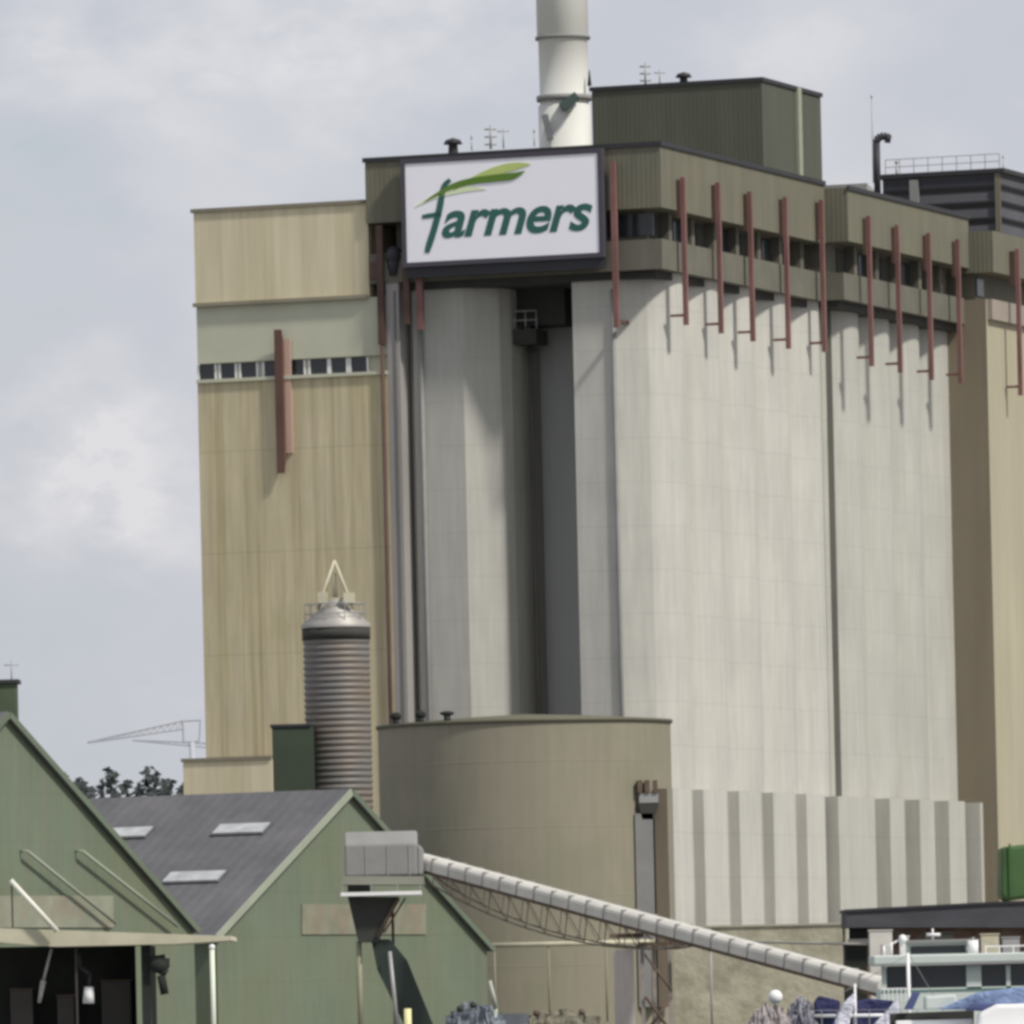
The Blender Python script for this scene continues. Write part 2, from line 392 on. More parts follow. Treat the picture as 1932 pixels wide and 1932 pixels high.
# red overflow pipes on the sunny side
def red_pipe(px, yt, yb, b_off, parent, wa=.28, wb=.27, mt=None, bref=0):
    a_, zt = onR(px, yt, b_off); _, zb = onR(px, yb, b_off)
    ym = (yt + yb) / 2; a_ = onR(px + .011 * (ym - yt), ym, b_off)[0]
    m = MB(); bx(m, a_ - wa / 2, a_ + wa / 2, b_off - wb / 2, b_off + wb / 2, zb, zt)
    p = m.build('overflow_pipe', mt or M_red, parent)
    m = MB(); bx(m, a_ - .09, a_ + .09, b_off + wb / 2, b_off + .95, zb + .5, zb + .65); m.build('foot', M_red, p)
    m = MB()
    bx(m, a_ - wa * .8, a_ + wa * .8, b_off + wb / 2, bref + .02, zt - 2.4, zt - .15)
    m.build('bracket', M_brn, p)
for px, yt, yb in ((1290, 335, 612), (1356, 345, 628), (1416, 362, 643), (1483, 372, 657), (1551, 378, 663)):
    red_pipe(px, yt, yb, -.36, blk, mt=M_red)
b_, zt = onL(1155, 305, -.35); _, zb = onL(1163, 618, -.35)
b_ = onL(1160, 460, -.35)[0]
m = MB(); bx(m, -.5, -.2, b_ - .16, b_ + .16, zb, zt); p = m.build('overflow_pipe', M_red, blk)
m = MB(); bx(m, -.2, 1.6, b_ - .1, b_ + .1, zb + .3, zb + .5); m.build('bracket', M_brn, p)
for px, yt, yb, mt in ((716, 425, 650, M_brn), (790, 500, 622, M_red), (765, 500, 612, M_brn)):
    b_, zt = onL(px, yt, .1); _, zb = onL(px, yb, .1); b_ = onL(px + 2, (yt + yb) / 2, .1)[0]
    m = MB(); bx(m, 0, .3, b_ - .2, b_ + .2, zb, zt); m.build('overflow_pipe', mt, blk)
b_, z = onL(729, 1000, .12); m = MB(); m.tube(W(.12, b_, QZ), W(.12, b_, onL(716, 640, .12)[1]), .12); m.build('downpipe', M_brn, blk)

# roof penthouse
P1 = hit(1437, 150, W(0, 6.2, 0), E1)
q = P1 - W(0, 0, 0); pa, pb, pz = Vector((q.x, q.y, 0)).dot(E1), 6.2, P1.z
pbl = onL(1116, 168, pa)[0]; par = onR(1548, 181, pb)[0]
m = MB(); bx(m, pa, par, pb, pbl, ZT + .01, pz); ph = m.build('penthouse', M_dkolive, blk)
m = MB(); bx(m, pa - .12, par + .12, pb - .12, pb, pz - .1, pz + .15); bx(m, pa - .12, pa, pb, pbl + .12, pz - .1, pz + .15); m.build('roof_edge', M_trim, ph)
a_ = onR(1504, 200, pb)[0]; m = MB(); bx(m, a_ - .35, a_ + .35, pb - .2, pb - .004, ZT, pz + .1); m.build('duct', mat('pale_duct', (.30, .31, .24), .7, .05), ph)
# lower link roof beyond the penthouse
m = MB(); a0 = onR(1548, 325, 2.0)[0]; m.prism([W(par, 3.2, ZT + .01), W(par, 3.2, ZT + 1.6), W(par + 7, 3.2, ZT + .01)], E2 * 6); m.build('stair_hood', M_steel, blk)

# rooftop odds and ends (things standing on the roof)
def mast(px, yb, yt, P, e, r, label, name='antenna', cat='antenna', arms=0, grp=None):
    p = hit(px, yb, P, e); q = hit(px - .023 * (yb - yt), yt, P, e); q = Vector((p.x, p.y, q.z))
    root = thing(name, label, cat, p, grp); m = MB(); m.tube(p, q, r, r * .6, n=6); m.build('pole', M_steel, root)
    m = MB()
    if arms:
        for k in range(arms):
            z = q - UP * (.25 + .45 * k); m.tube(z - Vector((.35, 0, 0)), z + Vector((.35, 0, 0)), r * .7, n=6)
    else: m.tube(q, q + UP * .25, r * 1.6, r * .4, n=6)
    m.build('tip' if not arms else 'crossbar', M_steel, root)
RP = W(2.0, 0, 0)
mast(926, 281, 236, RP, E2, .08, 'thin antenna with crossbars on the flat roof, left of the white chimney', arms=3)
mast(950, 280, 240, RP, E2, .05, 'slim plain rod antenna on the roof, between crossbar antenna and chimney', arms=1)
mast(1008, 276, 250, RP, E2, .04, 'short rod on the roof edge close to the foot of the chimney')
mast(890, 284, 262, RP, E2, .04, 'short rod on the roof edge just right of the round roof vent')
PP = W(pa + 1.5, 0, 0)
mast(1218, 166, 118, PP, E2, .08, 'antenna with crossbars on the dark penthouse roof', arms=3)
mast(1245, 164, 130, PP, E2, .05, 'thin rod antenna on the penthouse roof, right of the crossbar antenna', arms=1)
def vent(px, py, P, e, r, label, name='roof_vent'):
    p = hit(px, py, P, e); root = thing(name, label, 'vent', p)
    m = MB(); m.lathe(p, [(r * .55, -.1), (r * .5, r * .6), (r * .5, r * .9)], 16); m.build('stack', M_trim, root)
    m = MB(); m.lathe(p, [(r * .5, r * .75), (r * 1.05, r * .8), (r * .8, r * 1.25), (0, r * 1.5)], 16); m.build('cowl', M_trim, root)
vent(855, 286, RP, E2, .55, 'dark round cowl vent on the roof above the signboard')
vent(1290, 158, PP, E2, .5, 'dark round cowl vent on the penthouse roof')

# ================================================================ SIGNBOARD
SA = -.75
bl_, _ = onL(766, 400, SA); br_, _ = onL(1129, 380, SA)
_, szt = onL(763, 308, SA); _, szb = onL(770, 497, SA)
_, szt2 = onL(1127, 290, SA); _, szb2 = onL(1132, 475, SA)
szt = (szt + szt2) / 2; szb = (szb + szb2) / 2
sign = thing('signboard', 'large white rectangular signboard with green lettering and leaf swoosh under the roof edge', 'sign', W(SA, (bl_ + br_) / 2, szb))
SWd, SHt = bl_ - br_, szt - szb
m = MB(); bx(m, SA, SA + .25, br_, bl_, szb, szt); panel = m.build('panel', M_sign, sign)
m = MB(); fr = .28
bx(m, SA - .06, SA + .5, br_ - fr, br_ - .003, szb - fr, szt + fr); bx(m, SA - .06, SA + .5, bl_ + .003, bl_ + fr, szb - fr, szt + fr)
bx(m, SA - .06, SA + .5, br_ - .003, bl_ + .003, szb - fr, szb - .003); bx(m, SA - .06, SA + .5, br_ - .003, bl_ + .003, szt + .003, szt + fr)
m.build('frame', mat('sign_frame', (.07, .065, .08), .6, .1), sign)
m = MB()
for k in range(5):
    b_ = br_ + .8 + k * (SWd - 1.6) / 4; bx(m, SA + .25, .9, b_ - .07, b_ + .07, szb + .3, szb + .45); bx(m, SA + .25, 0, b_ - .07, b_ + .07, szt - .6, szt - .45)
m.build('bracket', M_trim, sign)
m = MB(); bx(m, SA + .12, SA + .5, br_ - .2, bl_ + .1, szb - fr - .62, szb - fr - .003); m.build('sign_shade_strip', M_trim, sign)  # dark strip put in for the shadow band under the sign
def SP(u, v, lift=.02): return W(SA - lift, bl_ - u * SWd, szb + v * SHt)
def stroke(pts, wid, m_):
    """tapered brush stroke through (u,v,width) points"""
    pts = [(p[0] * 2.0, p[1], p[2]) for p in pts]      # sign is twice as wide as high
    res = []
    n = len(pts)
    for i in range(n - 1):
        p0 = pts[max(i - 1, 0)]; p1 = pts[i]; p2 = pts[i + 1]; p3 = pts[min(i + 2, n - 1)]
        for k in range(8):
            t = k / 8; res.append(tuple(.5 * (2 * p1[j] + (p2[j] - p0[j]) * t + (2 * p0[j] - 5 * p1[j] + 4 * p2[j] - p3[j]) * t * t + (3 * p1[j] - p0[j] - 3 * p2[j] + p3[j]) * t ** 3) for j in range(3)))
    res.append(pts[-1]); Lf = []; Rt = []
    for i, p in enumerate(res):
        a_ = res[max(i - 1, 0)]; b_ = res[min(i + 1, len(res) - 1)]
        t = Vector((b_[0] - a_[0], b_[1] - a_[1])).normalized(); nn = Vector((-t.y, t.x)) * max(p[2] * wid, .001)
        Lf.append((p[0] + nn.x, p[1] + nn.y)); Rt.append((p[0] - nn.x, p[1] - nn.y))
    for i in range(len(res) - 1):
        m_.prism([SP(q[0] / 2, q[1], .012) for q in (Lf[i], Lf[i + 1], Rt[i + 1], Rt[i])], -E1 * .02)
M_txt = mat('sign_dark_green', (.035, .125, .105), .6, .05)
M_sw1 = mat('sign_leaf_green', (.11, .21, .03), .6, .1)
M_sw2 = mat('sign_lime', (.50, .60, .20), .6, .1)
M_sw3 = mat('sign_pale_lime', (.70, .78, .50), .6, .05)
m = MB(); stroke([(.245, .70, .1), (.35, .80, .6), (.48, .88, 1), (.58, .915, .8), (.655, .925, .1)], .045, m); m.build('swoosh', M_sw2, sign)
m = MB(); stroke([(.05, .56, .1), (.16, .66, .8), (.30, .71, 1), (.42, .70, .1)], .03, m); m.build('swoosh', M_sw3, sign)
m = MB(); stroke([(.10, .605, .1), (.17, .68, .5), (.26, .755, .9), (.36, .79, 1.1), (.47, .805, 1.2), (.56, .815, 1.1), (.625, .86, .1)], .03, m)
o = m.build('swoosh', M_sw1, sign); o.location = o.location - E1 * .03
m = MB(); stroke([(.235, .815, .7), (.205, .76, .9), (.19, .66, 1), (.175, .52, 1.1), (.145, .32, 1.1), (.118, .17, 1.1), (.105, .09, .8)], .030, m)
stroke([(.085, .455, .8), (.13, .465, 1), (.185, .475, .9)], .024, m); m.build('letter_stem', M_txt, sign)
cu = bpy.data.curves.new('lettering', 'FONT'); cu.body = 'armers'; cu.size = 1; cu.shear = .30; cu.offset = .022; cu.space_character = .96; cu.resolution_u = 6; cu.extrude = .012
to = bpy.data.objects.new('lettering', cu); COL.objects.link(to); bpy.context.view_layer.update()
me = bpy.data.meshes.new_from_object(to.evaluated_get(bpy.context.evaluated_depsgraph_get())); bpy.data.objects.remove(to)
xs = [v.co.x for v in me.vertices]; ys = [v.co.y for v in me.vertices]; x0, x1, y0, y1 = min(xs), max(xs), min(ys), max(ys)
for v in me.vertices:
    u = .185 + (v.co.x - x0) / (x1 - x0) * .785; vv = .225 + (v.co.y - y0) / (y1 - y0) * .275
    v.co = SP(u, vv, .016 + .6 * v.co.z) - sign.location
me.materials.append(M_txt); o = bpy.data.objects.new('lettering', me); COL.objects.link(o); o.parent = sign

# ================================================================ SECOND AND THIRD BLOCKS
OFF2 = -1.5
A2 = onR(1828, 470, OFF2)[0]
b2 = thing('grain_silo', 'second fluted silo block further back with its own olive top storey, right of the joint', 'silo', W((A1 + A2) / 2, 8, QZ))
s0 = A1 + .02
a2f = onR(1600, 352, OFF2)[0]
zt2 = hit(1600, 361, W(0, OFF2, 0), E1).z; zt2b = hit(1825, 402, W(0, OFF2, 0), E1).z; ZT2 = (zt2 + zt2b) / 2
gr2 = [onR(x, 640, .3)[0] for x in (1574, 1636, 1692, 1748, 1804)]
prof = [(gr2[0], 18.5), (gr2[0], 1.3)]
for x, y in zip(gr2, gr2[1:]): prof += arc(x, y, CREST - .55, SAG, 12)
prof += [(gr2[-1] + .3, 1.3), (gr2[-1] + .3, 18.5)]
wall('silo_wall', M_conc2, prof, QZ, zL1 - .12, b2)
PT2 = onR(1700, 1508, -.3)[1]
pil_px([(1584, 1653), (1681, 1709), (1737, 1765), (1792, 1823)], 1.4, -.75, PT2, M_conc2, b2)
be_, _ = onL(1852, 1650, A2 - .6)
m = MB(); bx(m, A2 - .6, A2 + .03, be_, .2, QZ, PT2 - .1); m.build('pilaster', M_conc2, b2)
H2 = s0 + .0
m = MB(); bx(m, H2, A2, OFF2, 17, zU0 + .1, ZT2); up = m.build('headhouse', M_olive, b2)
m = MB(); bx(m, H2 - .1, A2, OFF2 - .12, OFF2, ZT2 - .15, ZT2 + .12); m.build('roof_edge', M_trim, up)
m = MB(); bx(m, H2 + .5, A2, .1, 17, zL1 + .003, zU0 + .1); gal = m.build('gallery_wall', M_band, b2)
m = MB(); bx(m, H2 + .1, A2, OFF2 + .4, 17, zL0 + .1, zL1); m.build('gallery_slab', M_band, b2)
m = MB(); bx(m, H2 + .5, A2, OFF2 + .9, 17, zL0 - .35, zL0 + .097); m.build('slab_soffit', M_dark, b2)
for i in range(5):
    a0 = H2 + 1.5 + i * (A2 - H2 - 3) / 5
    m = MB(); bx(m, a0 + .8, a0 + 2.4, .02, .1, zL1 + .25, zU0 - .1); m.build('window', M_glass if i % 2 else M_dark, gal)
    m = MB(); bx(m, a0 + 2.6, a0 + 3.2, -.5, .1, zL1 + .003, zU0 + .1); m.build('column', M_band, b2)
for px, yt, yb in ((1640, 408, 690), (1694, 425, 702), (1753, 440, 716), (1808, 452, 722)):
    red_pipe(px, yt, yb, OFF2 - .33, b2, bref=OFF2)

m = MB(); bx(m, gr[-1] - .05, gr2[0] + .45, .62, 1.3, PT2, zL0 - .36); m.build('expansion_joint', mat('joint_grey', (.17, .17, .15), .9, .1), b2)
OFF3 = -4.3
A3s = A2 + .05
b3 = thing('grain_store', 'beige rear building block at the right edge with brown shaded side wall', 'building', W(A3s + 8, 6, QZ))
zt3 = hit(1875, 434, W(0, OFF3 + 1.0, 0), E1).z
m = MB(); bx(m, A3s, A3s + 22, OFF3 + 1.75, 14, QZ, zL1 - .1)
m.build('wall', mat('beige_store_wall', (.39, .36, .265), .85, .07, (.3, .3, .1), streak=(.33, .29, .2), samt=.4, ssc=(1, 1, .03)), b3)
bs, _ = onL(1808, 900, A3s - .02)
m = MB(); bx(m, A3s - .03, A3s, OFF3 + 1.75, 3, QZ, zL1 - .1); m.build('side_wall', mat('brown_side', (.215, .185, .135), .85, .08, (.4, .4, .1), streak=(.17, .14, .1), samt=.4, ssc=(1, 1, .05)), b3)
m = MB(); bx(m, A3s, A3s + 22, OFF3 + 1.2, 14, zU0 - .2, zt3); up = m.build('headhouse', M_olive, b3)
m = MB(); bx(m, A3s + .6, A3s + 22, OFF3 + 2.6, 14, zL1 - .09, zU0 - .21); gal = m.build('gallery_wall', M_band, b3)
m = MB(); bx(m, A3s + .2, A3s + 22, OFF3 + 1.4, 14, zL1 - 1.4, zL1 - .095); m.build('gallery_slab', mat('pinkish_slab', (.30, .26, .22), .8, .1), b3)
m = MB(); bx(m, A3s + .6, A3s + 2.0, OFF3 + 2.5, OFF3 + 2.6, zL1 + .2, zU0 - .4); m.build('window', M_glass, gal)
for px, yt, yb in ((1921, 470, 745), (1985, 490, 760)):
    red_pipe(px, yt, yb, OFF3 + .7, b3, bref=OFF3 + 1.2)

# dark rear rooftop structure
q0 = hit(1888, 326, W(0, 3.5, 0), E1)
aa = (q0 - W(0, 3.5, q0.z)).dot(E1)
bl2 = onL(1665, 340, aa)[0]
rh = thing('rooftop_plant_house', 'dark slatted plant house on the rear roof behind the second silo block', 'plant house', W(aa + 6, 8, ZT2))
m = MB(); bx(m, aa, aa + 16, 3.5, bl2, ZT2 - 5, q0.z)
m.build('wall', mat('slatted_dark', (.07, .07, .08), .7, .1, wave=(Vector((0, 0, 1)), 1.1, .8)), rh)
m = MB(); bx(m, aa - .3, aa + 16, 3.2, bl2 + .3, q0.z + .003, q0.z + .3); m.build('roof', M_trim, rh)
m = MB()
for k in range(9):
    b_ = 3.6 + k * (bl2 - 3.8) / 8; m.tube(W(aa + .1, b_, q0.z + .3), W(aa + .1, b_, q0.z + 1.3), .035, n=5)
for h in (.8, 1.3): m.tube(W(aa + .1, 3.6, q0.z + h), W(aa + .1, bl2 - .2, q0.z + h), .03, n=5)
m.build('railing', M_steel, rh)
b_ = onL(1726, 360, aa)[0]; m = MB(); bx(m, aa - .25, aa - .003, b_ - .3, b_ + .3, onL(1726, 400, aa)[1], onL(1724, 340, aa)[1]); m.build('post', M_grey, rh)
m = MB(); b_ = onL(1888, 360, aa)[0]; bx(m, aa - .2, aa - .003, b_ , b_ + .35, ZT2 - 4, q0.z - .01); m.build('post', M_olive, rh)
# bent vent pipe and mast
pv = hit(1656, 372, W(a2f + 10, 0, 0), E2); pt = hit(1650, 268, W(a2f + 10, 0, 0), E2)
vp = thing('vent_pipe', 'dark vent pipe with bent goose neck top standing on the second roof', 'vent pipe', pv)
m = MB(); m.tube(pv, Vector((pv.x, pv.y, pt.z)), .22, n=12); m.build('pipe', M_trim, vp)
m = MB(); c0 = Vector((pv.x, pv.y, pt.z)); pts = [c0 + Vector((.45 - .45 * math.cos(t), 0, .35 * math.sin(t))) for t in [PI * .75 * i / 6 for i in range(7)]]
m.path(pts, .25, 12); m.tube(pts[-1] - Vector((.2, 0, .02)), pts[-1] + Vector((.15, 0, -.1)), .3, .26, n=12); m.build('hood', M_trim, vp)
pv = hit(1646, 345, W(a2f + 11, 0, 0), E2)
mast(1648, 345, 185, W(a2f + 11, 0, 0), E2, .045, 'very thin tall mast beside the goose neck vent pipe', 'mast', 'mast')
mast(1893, 326, 298, W(aa + 1, 0, 0), E2, .04, 'short thin rod on the right end of the rear plant house roof', 'antenna', 'antenna')
mast(1692, 338, 308, W(aa + 1, 0, 0), E2, .09, 'stubby thick rod at the left end of the rear plant house roof', 'antenna', 'antenna')
# link roof between blocks
m = MB(); p = hit(1556, 345, W(0, .5, 0), E1)

# ================================================================ CHIMNEY
dch = 566.0
pc = at(1066, 260, dch); rch = 45.5 * dch / F; tp = at(1060, -130, dch)
ch = thing('chimney', 'tall round white factory chimney rising behind the signboard roof', 'chimney', (pc.x, pc.y, QZ))
zc = lambda y: at(1066, y, dch).z
px_ = pc.x
m = MB(); m.lathe((px_, pc.y, 0), [(rch + .12, QZ), (rch + .12, zc(200)), (rch, zc(198)), (rch + .03, zc(72)), (rch + .1, zc(70)), (rch + .12, zc(-150))], 56); m.build('shaft', M_chim, ch)
for y, dz in ((72, .09), (186, .16)):
    m = MB(); m.lathe((px_, pc.y, 0), [(rch, zc(y) - dz), (rch + .22, zc(y) - dz), (rch + .22, zc(y) + dz), (rch, zc(y) + dz)], 56); m.build('ring', M_grey, ch)
# inspection platform with hatch and legs
m = MB(); c0 = at(1074, 192, dch - rch - .6)
ex = Vector((.75, 0, .55)).normalized(); ez = Vector((-.55, 0, .75)).normalized()
m.cbox(c0, ex, Vector((0, 1, 0)), ez, .62, .5, .26); m.build('slanted_duct', mat('duct_dark_green', (.05, .075, .07), .7, .1), ch)
m = MB(); m.cbox(at(1033, 240, dch - rch - .3), Vector((.97, 0, .2)), Vector((0, 1, 0)), Vector((-.2, 0, .97)), .2, .3, .8); m.build('support_leg', mat('duct_grey', (.14, .15, .16), .7, .1), ch)
m = MB(); m.tube(at(1112, 162, dch - 1), at(1112, 132, dch - 1), .14, .03); m.build('spike', M_dark, ch)

# ================================================================ BEIGE BUILDING ON THE LEFT
D0 = W(.32, 0, 0)
def onB(px, py, off=0.0):
    p = hit(px, py, D0 - E1 * off, E2); return p
bb = thing('beige_mill_building', 'tall beige windowed mill building with stained walls left of the silos', 'building', onB(560, 1900))
e_b = E2; n_b = -E1
def slab(m, x0, x1, yt, yb, off0, off1, xref=None):
    """box standing on the beige front; pixel rows measured at x0"""
    p = onB(x0, yt); q = onB(x1, yt); z1, z0 = p.z, onB(x0, yb).z
    p = Vector((p.x, p.y, 0)); q = Vector((q.x, q.y, 0))
    return m.box(p + n_b * off0 + UP * z0, q - p, n_b * (off1 - off0), UP * (z1 - z0))
pl = onB(372, 700); pr = onB(731, 700); pl = Vector((pl.x, pl.y, 0)); pr = Vector((pr.x, pr.y, 0))
zB = lambda y: onB(362, y).z
pru = W(.32, BL + .02, 0)
m = MB(); m.box(pl + UP * zB(578), pru - pl, E1 * 16, UP * (zB(400) - zB(578))); uw = m.build('upper_wall', M_beige, bb)
m = MB(); m.box(pl - n_b * .1 + UP * zB(687), pr - pl, E1 * 15.9, UP * (zB(578) - zB(687) - .003)); m.build('sage_band', M_sage, bb)
m = MB(); m.box(pl - n_b * .4 + UP * zB(722), pr - pl, E1 * 15.6, UP * (zB(687) - zB(722) - .003)); wb = m.build('window_band', M_sage, bb)
m = MB(); m.box(pl + UP * QZ, pr - pl, E1 * 16, UP * (zB(722) - QZ - .003)); m.build('lower_wall', M_beigel, bb)
m = MB(); m.box(pl - (pr - pl).normalized() * .15 + n_b * .15 + UP * zB(402), pru - pl, E1 * 16.2, UP * .22); m.build('roof_edge', mat('cornice', (.22, .20, .15), .8, .1), bb)
m = MB(); m.box(pl - (pr - pl).normalized() * .1 + n_b * .25 + UP * zB(580), pru - pl, -n_b * .25, UP * .22); m.build('ledge', mat('ledge', (.25, .23, .17), .8, .1), bb)
m = MB(); m.box(pl + n_b * .18 + UP * zB(724), pr - pl, -n_b * .18, UP * .2); m.build('sill', M_sage, bb)
for z0, z1 in ((165, 250), (283, 362), (395, 480), (525, 603), (640, 742), (778, 872), (893, 977), (1003, 1090)):
    x0 = (340 + z0 / 2.76) * .9434; x1 = (340 + z1 / 2.76) * .9434; xm = (x0 + x1) / 2
    p = onB(x0, 690, -.4); q = onB(x1, 690, -.4); z_t, z_b = zB(688.5), zB(717)
    p = Vector((p.x, p.y, 0)); q = Vector((q.x, q.y, 0)); u = (q - p).normalized()
    m = MB()
    f_ = .13
    m.box(p - u * f_ + n_b * .02 + UP * (z_b - .1), u * f_, n_b * .12, UP * (z_t - z_b + .1)); m.box(q + n_b * .02 + UP * (z_b - .1), u * f_, n_b * .12, UP * (z_t - z_b + .1))
    m.box(p + n_b * .02 + UP * (z_b - .15), q - p, n_b * .12, UP * .13)
    fr_ = m.build('window', M_white, bb)
    m = MB(); m.box(p + n_b * .003 + UP * z_b, q - p, n_b * .05, UP * (z_t - z_b)); m.build('pane', M_glass, fr_)
# tall red fin pipe on the facade; its sunlit side painted as a pink strip
p1 = onB(539, 760)
p = Vector((p1.x, p1.y, 0)); zt_, zb_ = onB(540, 622).z, onB(545, 893).z
u = (pr - pl).normalized(); m = MB(); wv = .5
m.prism([p - u * wv + UP * (zb_ + 1.2), p - u * wv + UP * (zt_ - 1.0), p - u * wv + n_b * .4 + UP * zt_, p - u * wv + n_b * .4 + UP * zb_], u * wv)
m.build('fin_pipe', mat('fin_brown', (.115, .065, .05), .8, .15, streak=(.17, .08, .065), samt=.4), bb)
m = MB(); m.box(p + u * .004 + n_b * .004 + UP * (onB(549, 855).z), u * .42, n_b * .12, UP * (onB(549, 640).z - onB(549, 855).z)); m.build('fin_lit_side', mat('fin_lit_pink', (.50, .33, .27), .85, .12, (.8, .8, .3), streak=(.55, .42, .32), samt=.6), bb)
# small base annex
m = MB(); a0 = onB(346, 1470, 3); a1_ = onB(514, 1470, 3); zt_ = onB(346, 1438, 3).z
a0 = Vector((a0.x, a0.y, QZ)); a1_ = Vector((a1_.x, a1_.y, QZ))
m.box(a0, a1_ - a0, E1 * 2.9, UP * (zt_ - QZ)); an = m.build('annex', M_beige, bb)
m = MB(); m.box(a0 + n_b * .1 - (a1_ - a0).normalized() * .1 + UP * (zt_ - QZ + .003), (a1_ - a0) * 1.01, E1 * 3, UP * .2); m.build('roof_edge', mat('cornice', (.22, .2, .15)), an)
# dark green shed beside the steel bin
dk = MB(); a0 = at(513, 1372, 508); a1_ = at(590, 1372, 508)
dk.box((a0.x, a0.y, QZ), (a1_.x - a0.x, 0, 0), (0, 6, 0), (0, 0, a0.z - QZ))
gs = thing('dark_shed', 'narrow dark green flat roofed shed left of the corrugated steel bin', 'shed', ((a0.x + a1_.x) / 2, a0.y, QZ))
dk.build('wall', mat('dark_green', (.045, .06, .04), .8, .1), gs)
m = MB(); m.box((a0.x - .1, a0.y - .1, a0.z + .003), (a1_.x - a0.x, 0, 0), (0, 6.1, 0), (0, 0, .15)); m.build('roof', M_trim, gs)

# ================================================================ CORRUGATED STEEL BIN
db = 512.0; k_ = db / F
p = at(638, 1190, db); rb = 62.5 * k_
bn = thing('steel_bin', 'ribbed galvanised steel grain bin with cone roof in front of the beige wall', 'grain bin', (p.x + .1, db, QZ))
zz = lambda y: at(638, y, db).z
cx_ = p.x - .12
pr_ = [(rb, QZ)]; z = QZ; rib = .36; i = 0
while z < zz(1208):
    pr_ += [(rb - .07, z + .05), (rb - .02, z + rib * .3), (rb + .03, z + rib * .55), (rb, z + rib * .85)]; z += rib
pr_ += [(rb, z)]
m = MB(); m.lathe((cx_, db, 0), pr_, 56)
m.build('body', mat('bin_steel', (.185, .178, .17), .55, .1, (.3, .3, .3), metal=.15, blotch=(.22, .15, .09), bamt=.6, bsc=.3), bn)
m = MB(); m.lathe((cx_, db, 0), [(rb + .02, z), (rb + .06, z), (rb + .06, zz(1186)), (rb - .3, zz(1186))], 56); m.build('eaves_ring', M_dark, bn)
m = MB(); m.lathe((cx_, db, 0), [(rb + .10, zz(1185)), (rb + .10, zz(1178)), (.55, zz(1140)), (.5, zz(1133)), (0, zz(1128))], 56); cn = m.build('cone_roof', mat('bin_roof', (.36, .345, .32), .55, .1, metal=.3), bn)
m = MB()
for t in range(10):
    an_ = 2 * PI * t / 10; d_ = Vector((math.cos(an_), math.sin(an_), 0)) * (rb * .93); b_ = Vector((cx_, db, zz(1176))) + d_
    m.tube(b_, b_ + UP * 1.1, .03, n=5)
    d2 = Vector((math.cos(an_ + PI / 5), math.sin(an_ + PI / 5), 0)) * (rb * .93); c_ = Vector((cx_, db, zz(1176))) + d2
    an2 = 2 * PI * (t + 1) / 10; e_ = Vector((cx_, db, zz(1176))) + Vector((math.cos(an2), math.sin(an2), 0)) * (rb * .93)
    m.tube(b_ + UP * 1.1, e_ + UP * 1.1, .03, n=5); m.tube(b_ + UP * .55, e_ + UP * .55, .025, n=5)
m.build('railing', M_steel, cn)
m = MB(); top = Vector((cx_, db, zz(1058)))
for sx in (-1, 1):
    for sy in (-1, 1): m.tube(Vector((cx_ + sx * 1.0, db + sy * .9, zz(1148))), top, .085, n=6)
m.lathe((cx_, db, 0), [(.95, zz(1133)), (.95, zz(1129))], 16); m.cbox(Vector((cx_ - .7, db - .8, zz(1128))), Vector((1, 0, 0)), Vector((0, 1, 0)), UP, .28, .3, .3); m.cbox(Vector((cx_ + .8, db - .8, zz(1130))), Vector((1, 0, 0)), Vector((0, 1, 0)), UP, .32, .3, .3)
m.tube((cx_, db, zz(1130)), (cx_, db, zz(1080)), .16, .1, n=8)
m.build('filling_head', M_cream, bn)
# brick tower behind shed B, right of bin
# ================================================================ OLIVE ROUND TANK
dt_ = 500.0; kt = dt_ / F
tcx = at(992, 1500, dt_).x; trr = 276 * kt
tk = thing('round_tank', 'huge squat olive round storage tank in front of the silo foot', 'tank', (tcx, dt_, QZ))
zt = lambda y: at(982, y, dt_ - trr).z
m = MB(); m.lathe((tcx, dt_, 0), [(trr, QZ), (trr, zt(1362))], 128); m.build('shell', M_tank, tk)
for z in (5.2, 9.0, 12.8, 16.4):
    m = MB(); m.lathe((tcx, dt_, 0), [(trr, z), (trr + .008, z + .01), (trr + .008, z + .05), (trr, z + .06)], 128); m.build('plate_seam', M_tank, tk)
m = MB(); m.lathe((tcx, dt_, 0), [(trr, zt(1362)), (trr + .12, zt(1362)), (trr + .12, zt(1356)), (trr * .5, zt(1356) + .3), (0, zt(1356) + .5)], 128); m.build('roof', mat('tank_rim', (.12, .115, .08), .7, .1), tk)
for px, lb in ((748, 'small dark roof vent on the tank rim, leftmost of three'), (795, 'small dark roof vent on the tank rim, middle of three'), (845, 'small flat roof vent on the tank rim, rightmost of three')):
    x_ = at(px, 1350, dt_).x; yy = dt_ - math.sqrt(max(0, (trr - .5) ** 2 - (x_ - tcx) ** 2)); r_ = .32
    p = Vector((x_, yy, zt(1356) + .02)); root = thing('roof_vent', lb, 'vent', p, 'vents on the tank rim')
    m = MB(); m.tube(p - UP * .1, p + UP * .35, .2, n=12); m.build('stack', M_trim, root)
    m = MB(); m.sphere(p + UP * .42, r_ if px < 840 else .42, r_, .25 if px < 840 else .14); m.build('cowl', M_black, root)
# horizontal pipeline across the tank
p0 = at(926, 1784, 486); p1 = at(1236, 1784, 486)
pp = thing('pipeline', 'long thin pale pipe running level in front of the tank foot', 'pipe', (p0 + p1) / 2)
m = MB(); m.tube(p0, Vector((p1.x, p1.y, p0.z)), .14, n=10); m.build('pipe', M_cream, pp)
m = MB()
for t in (0.02, .35, .7, .98):
    q = p0.lerp(Vector((p1.x, p1.y, p0.z)), t); m.tube((q.x, q.y + .1, QZ), q, .06, n=6)
m.build('stand', M_tank, pp)
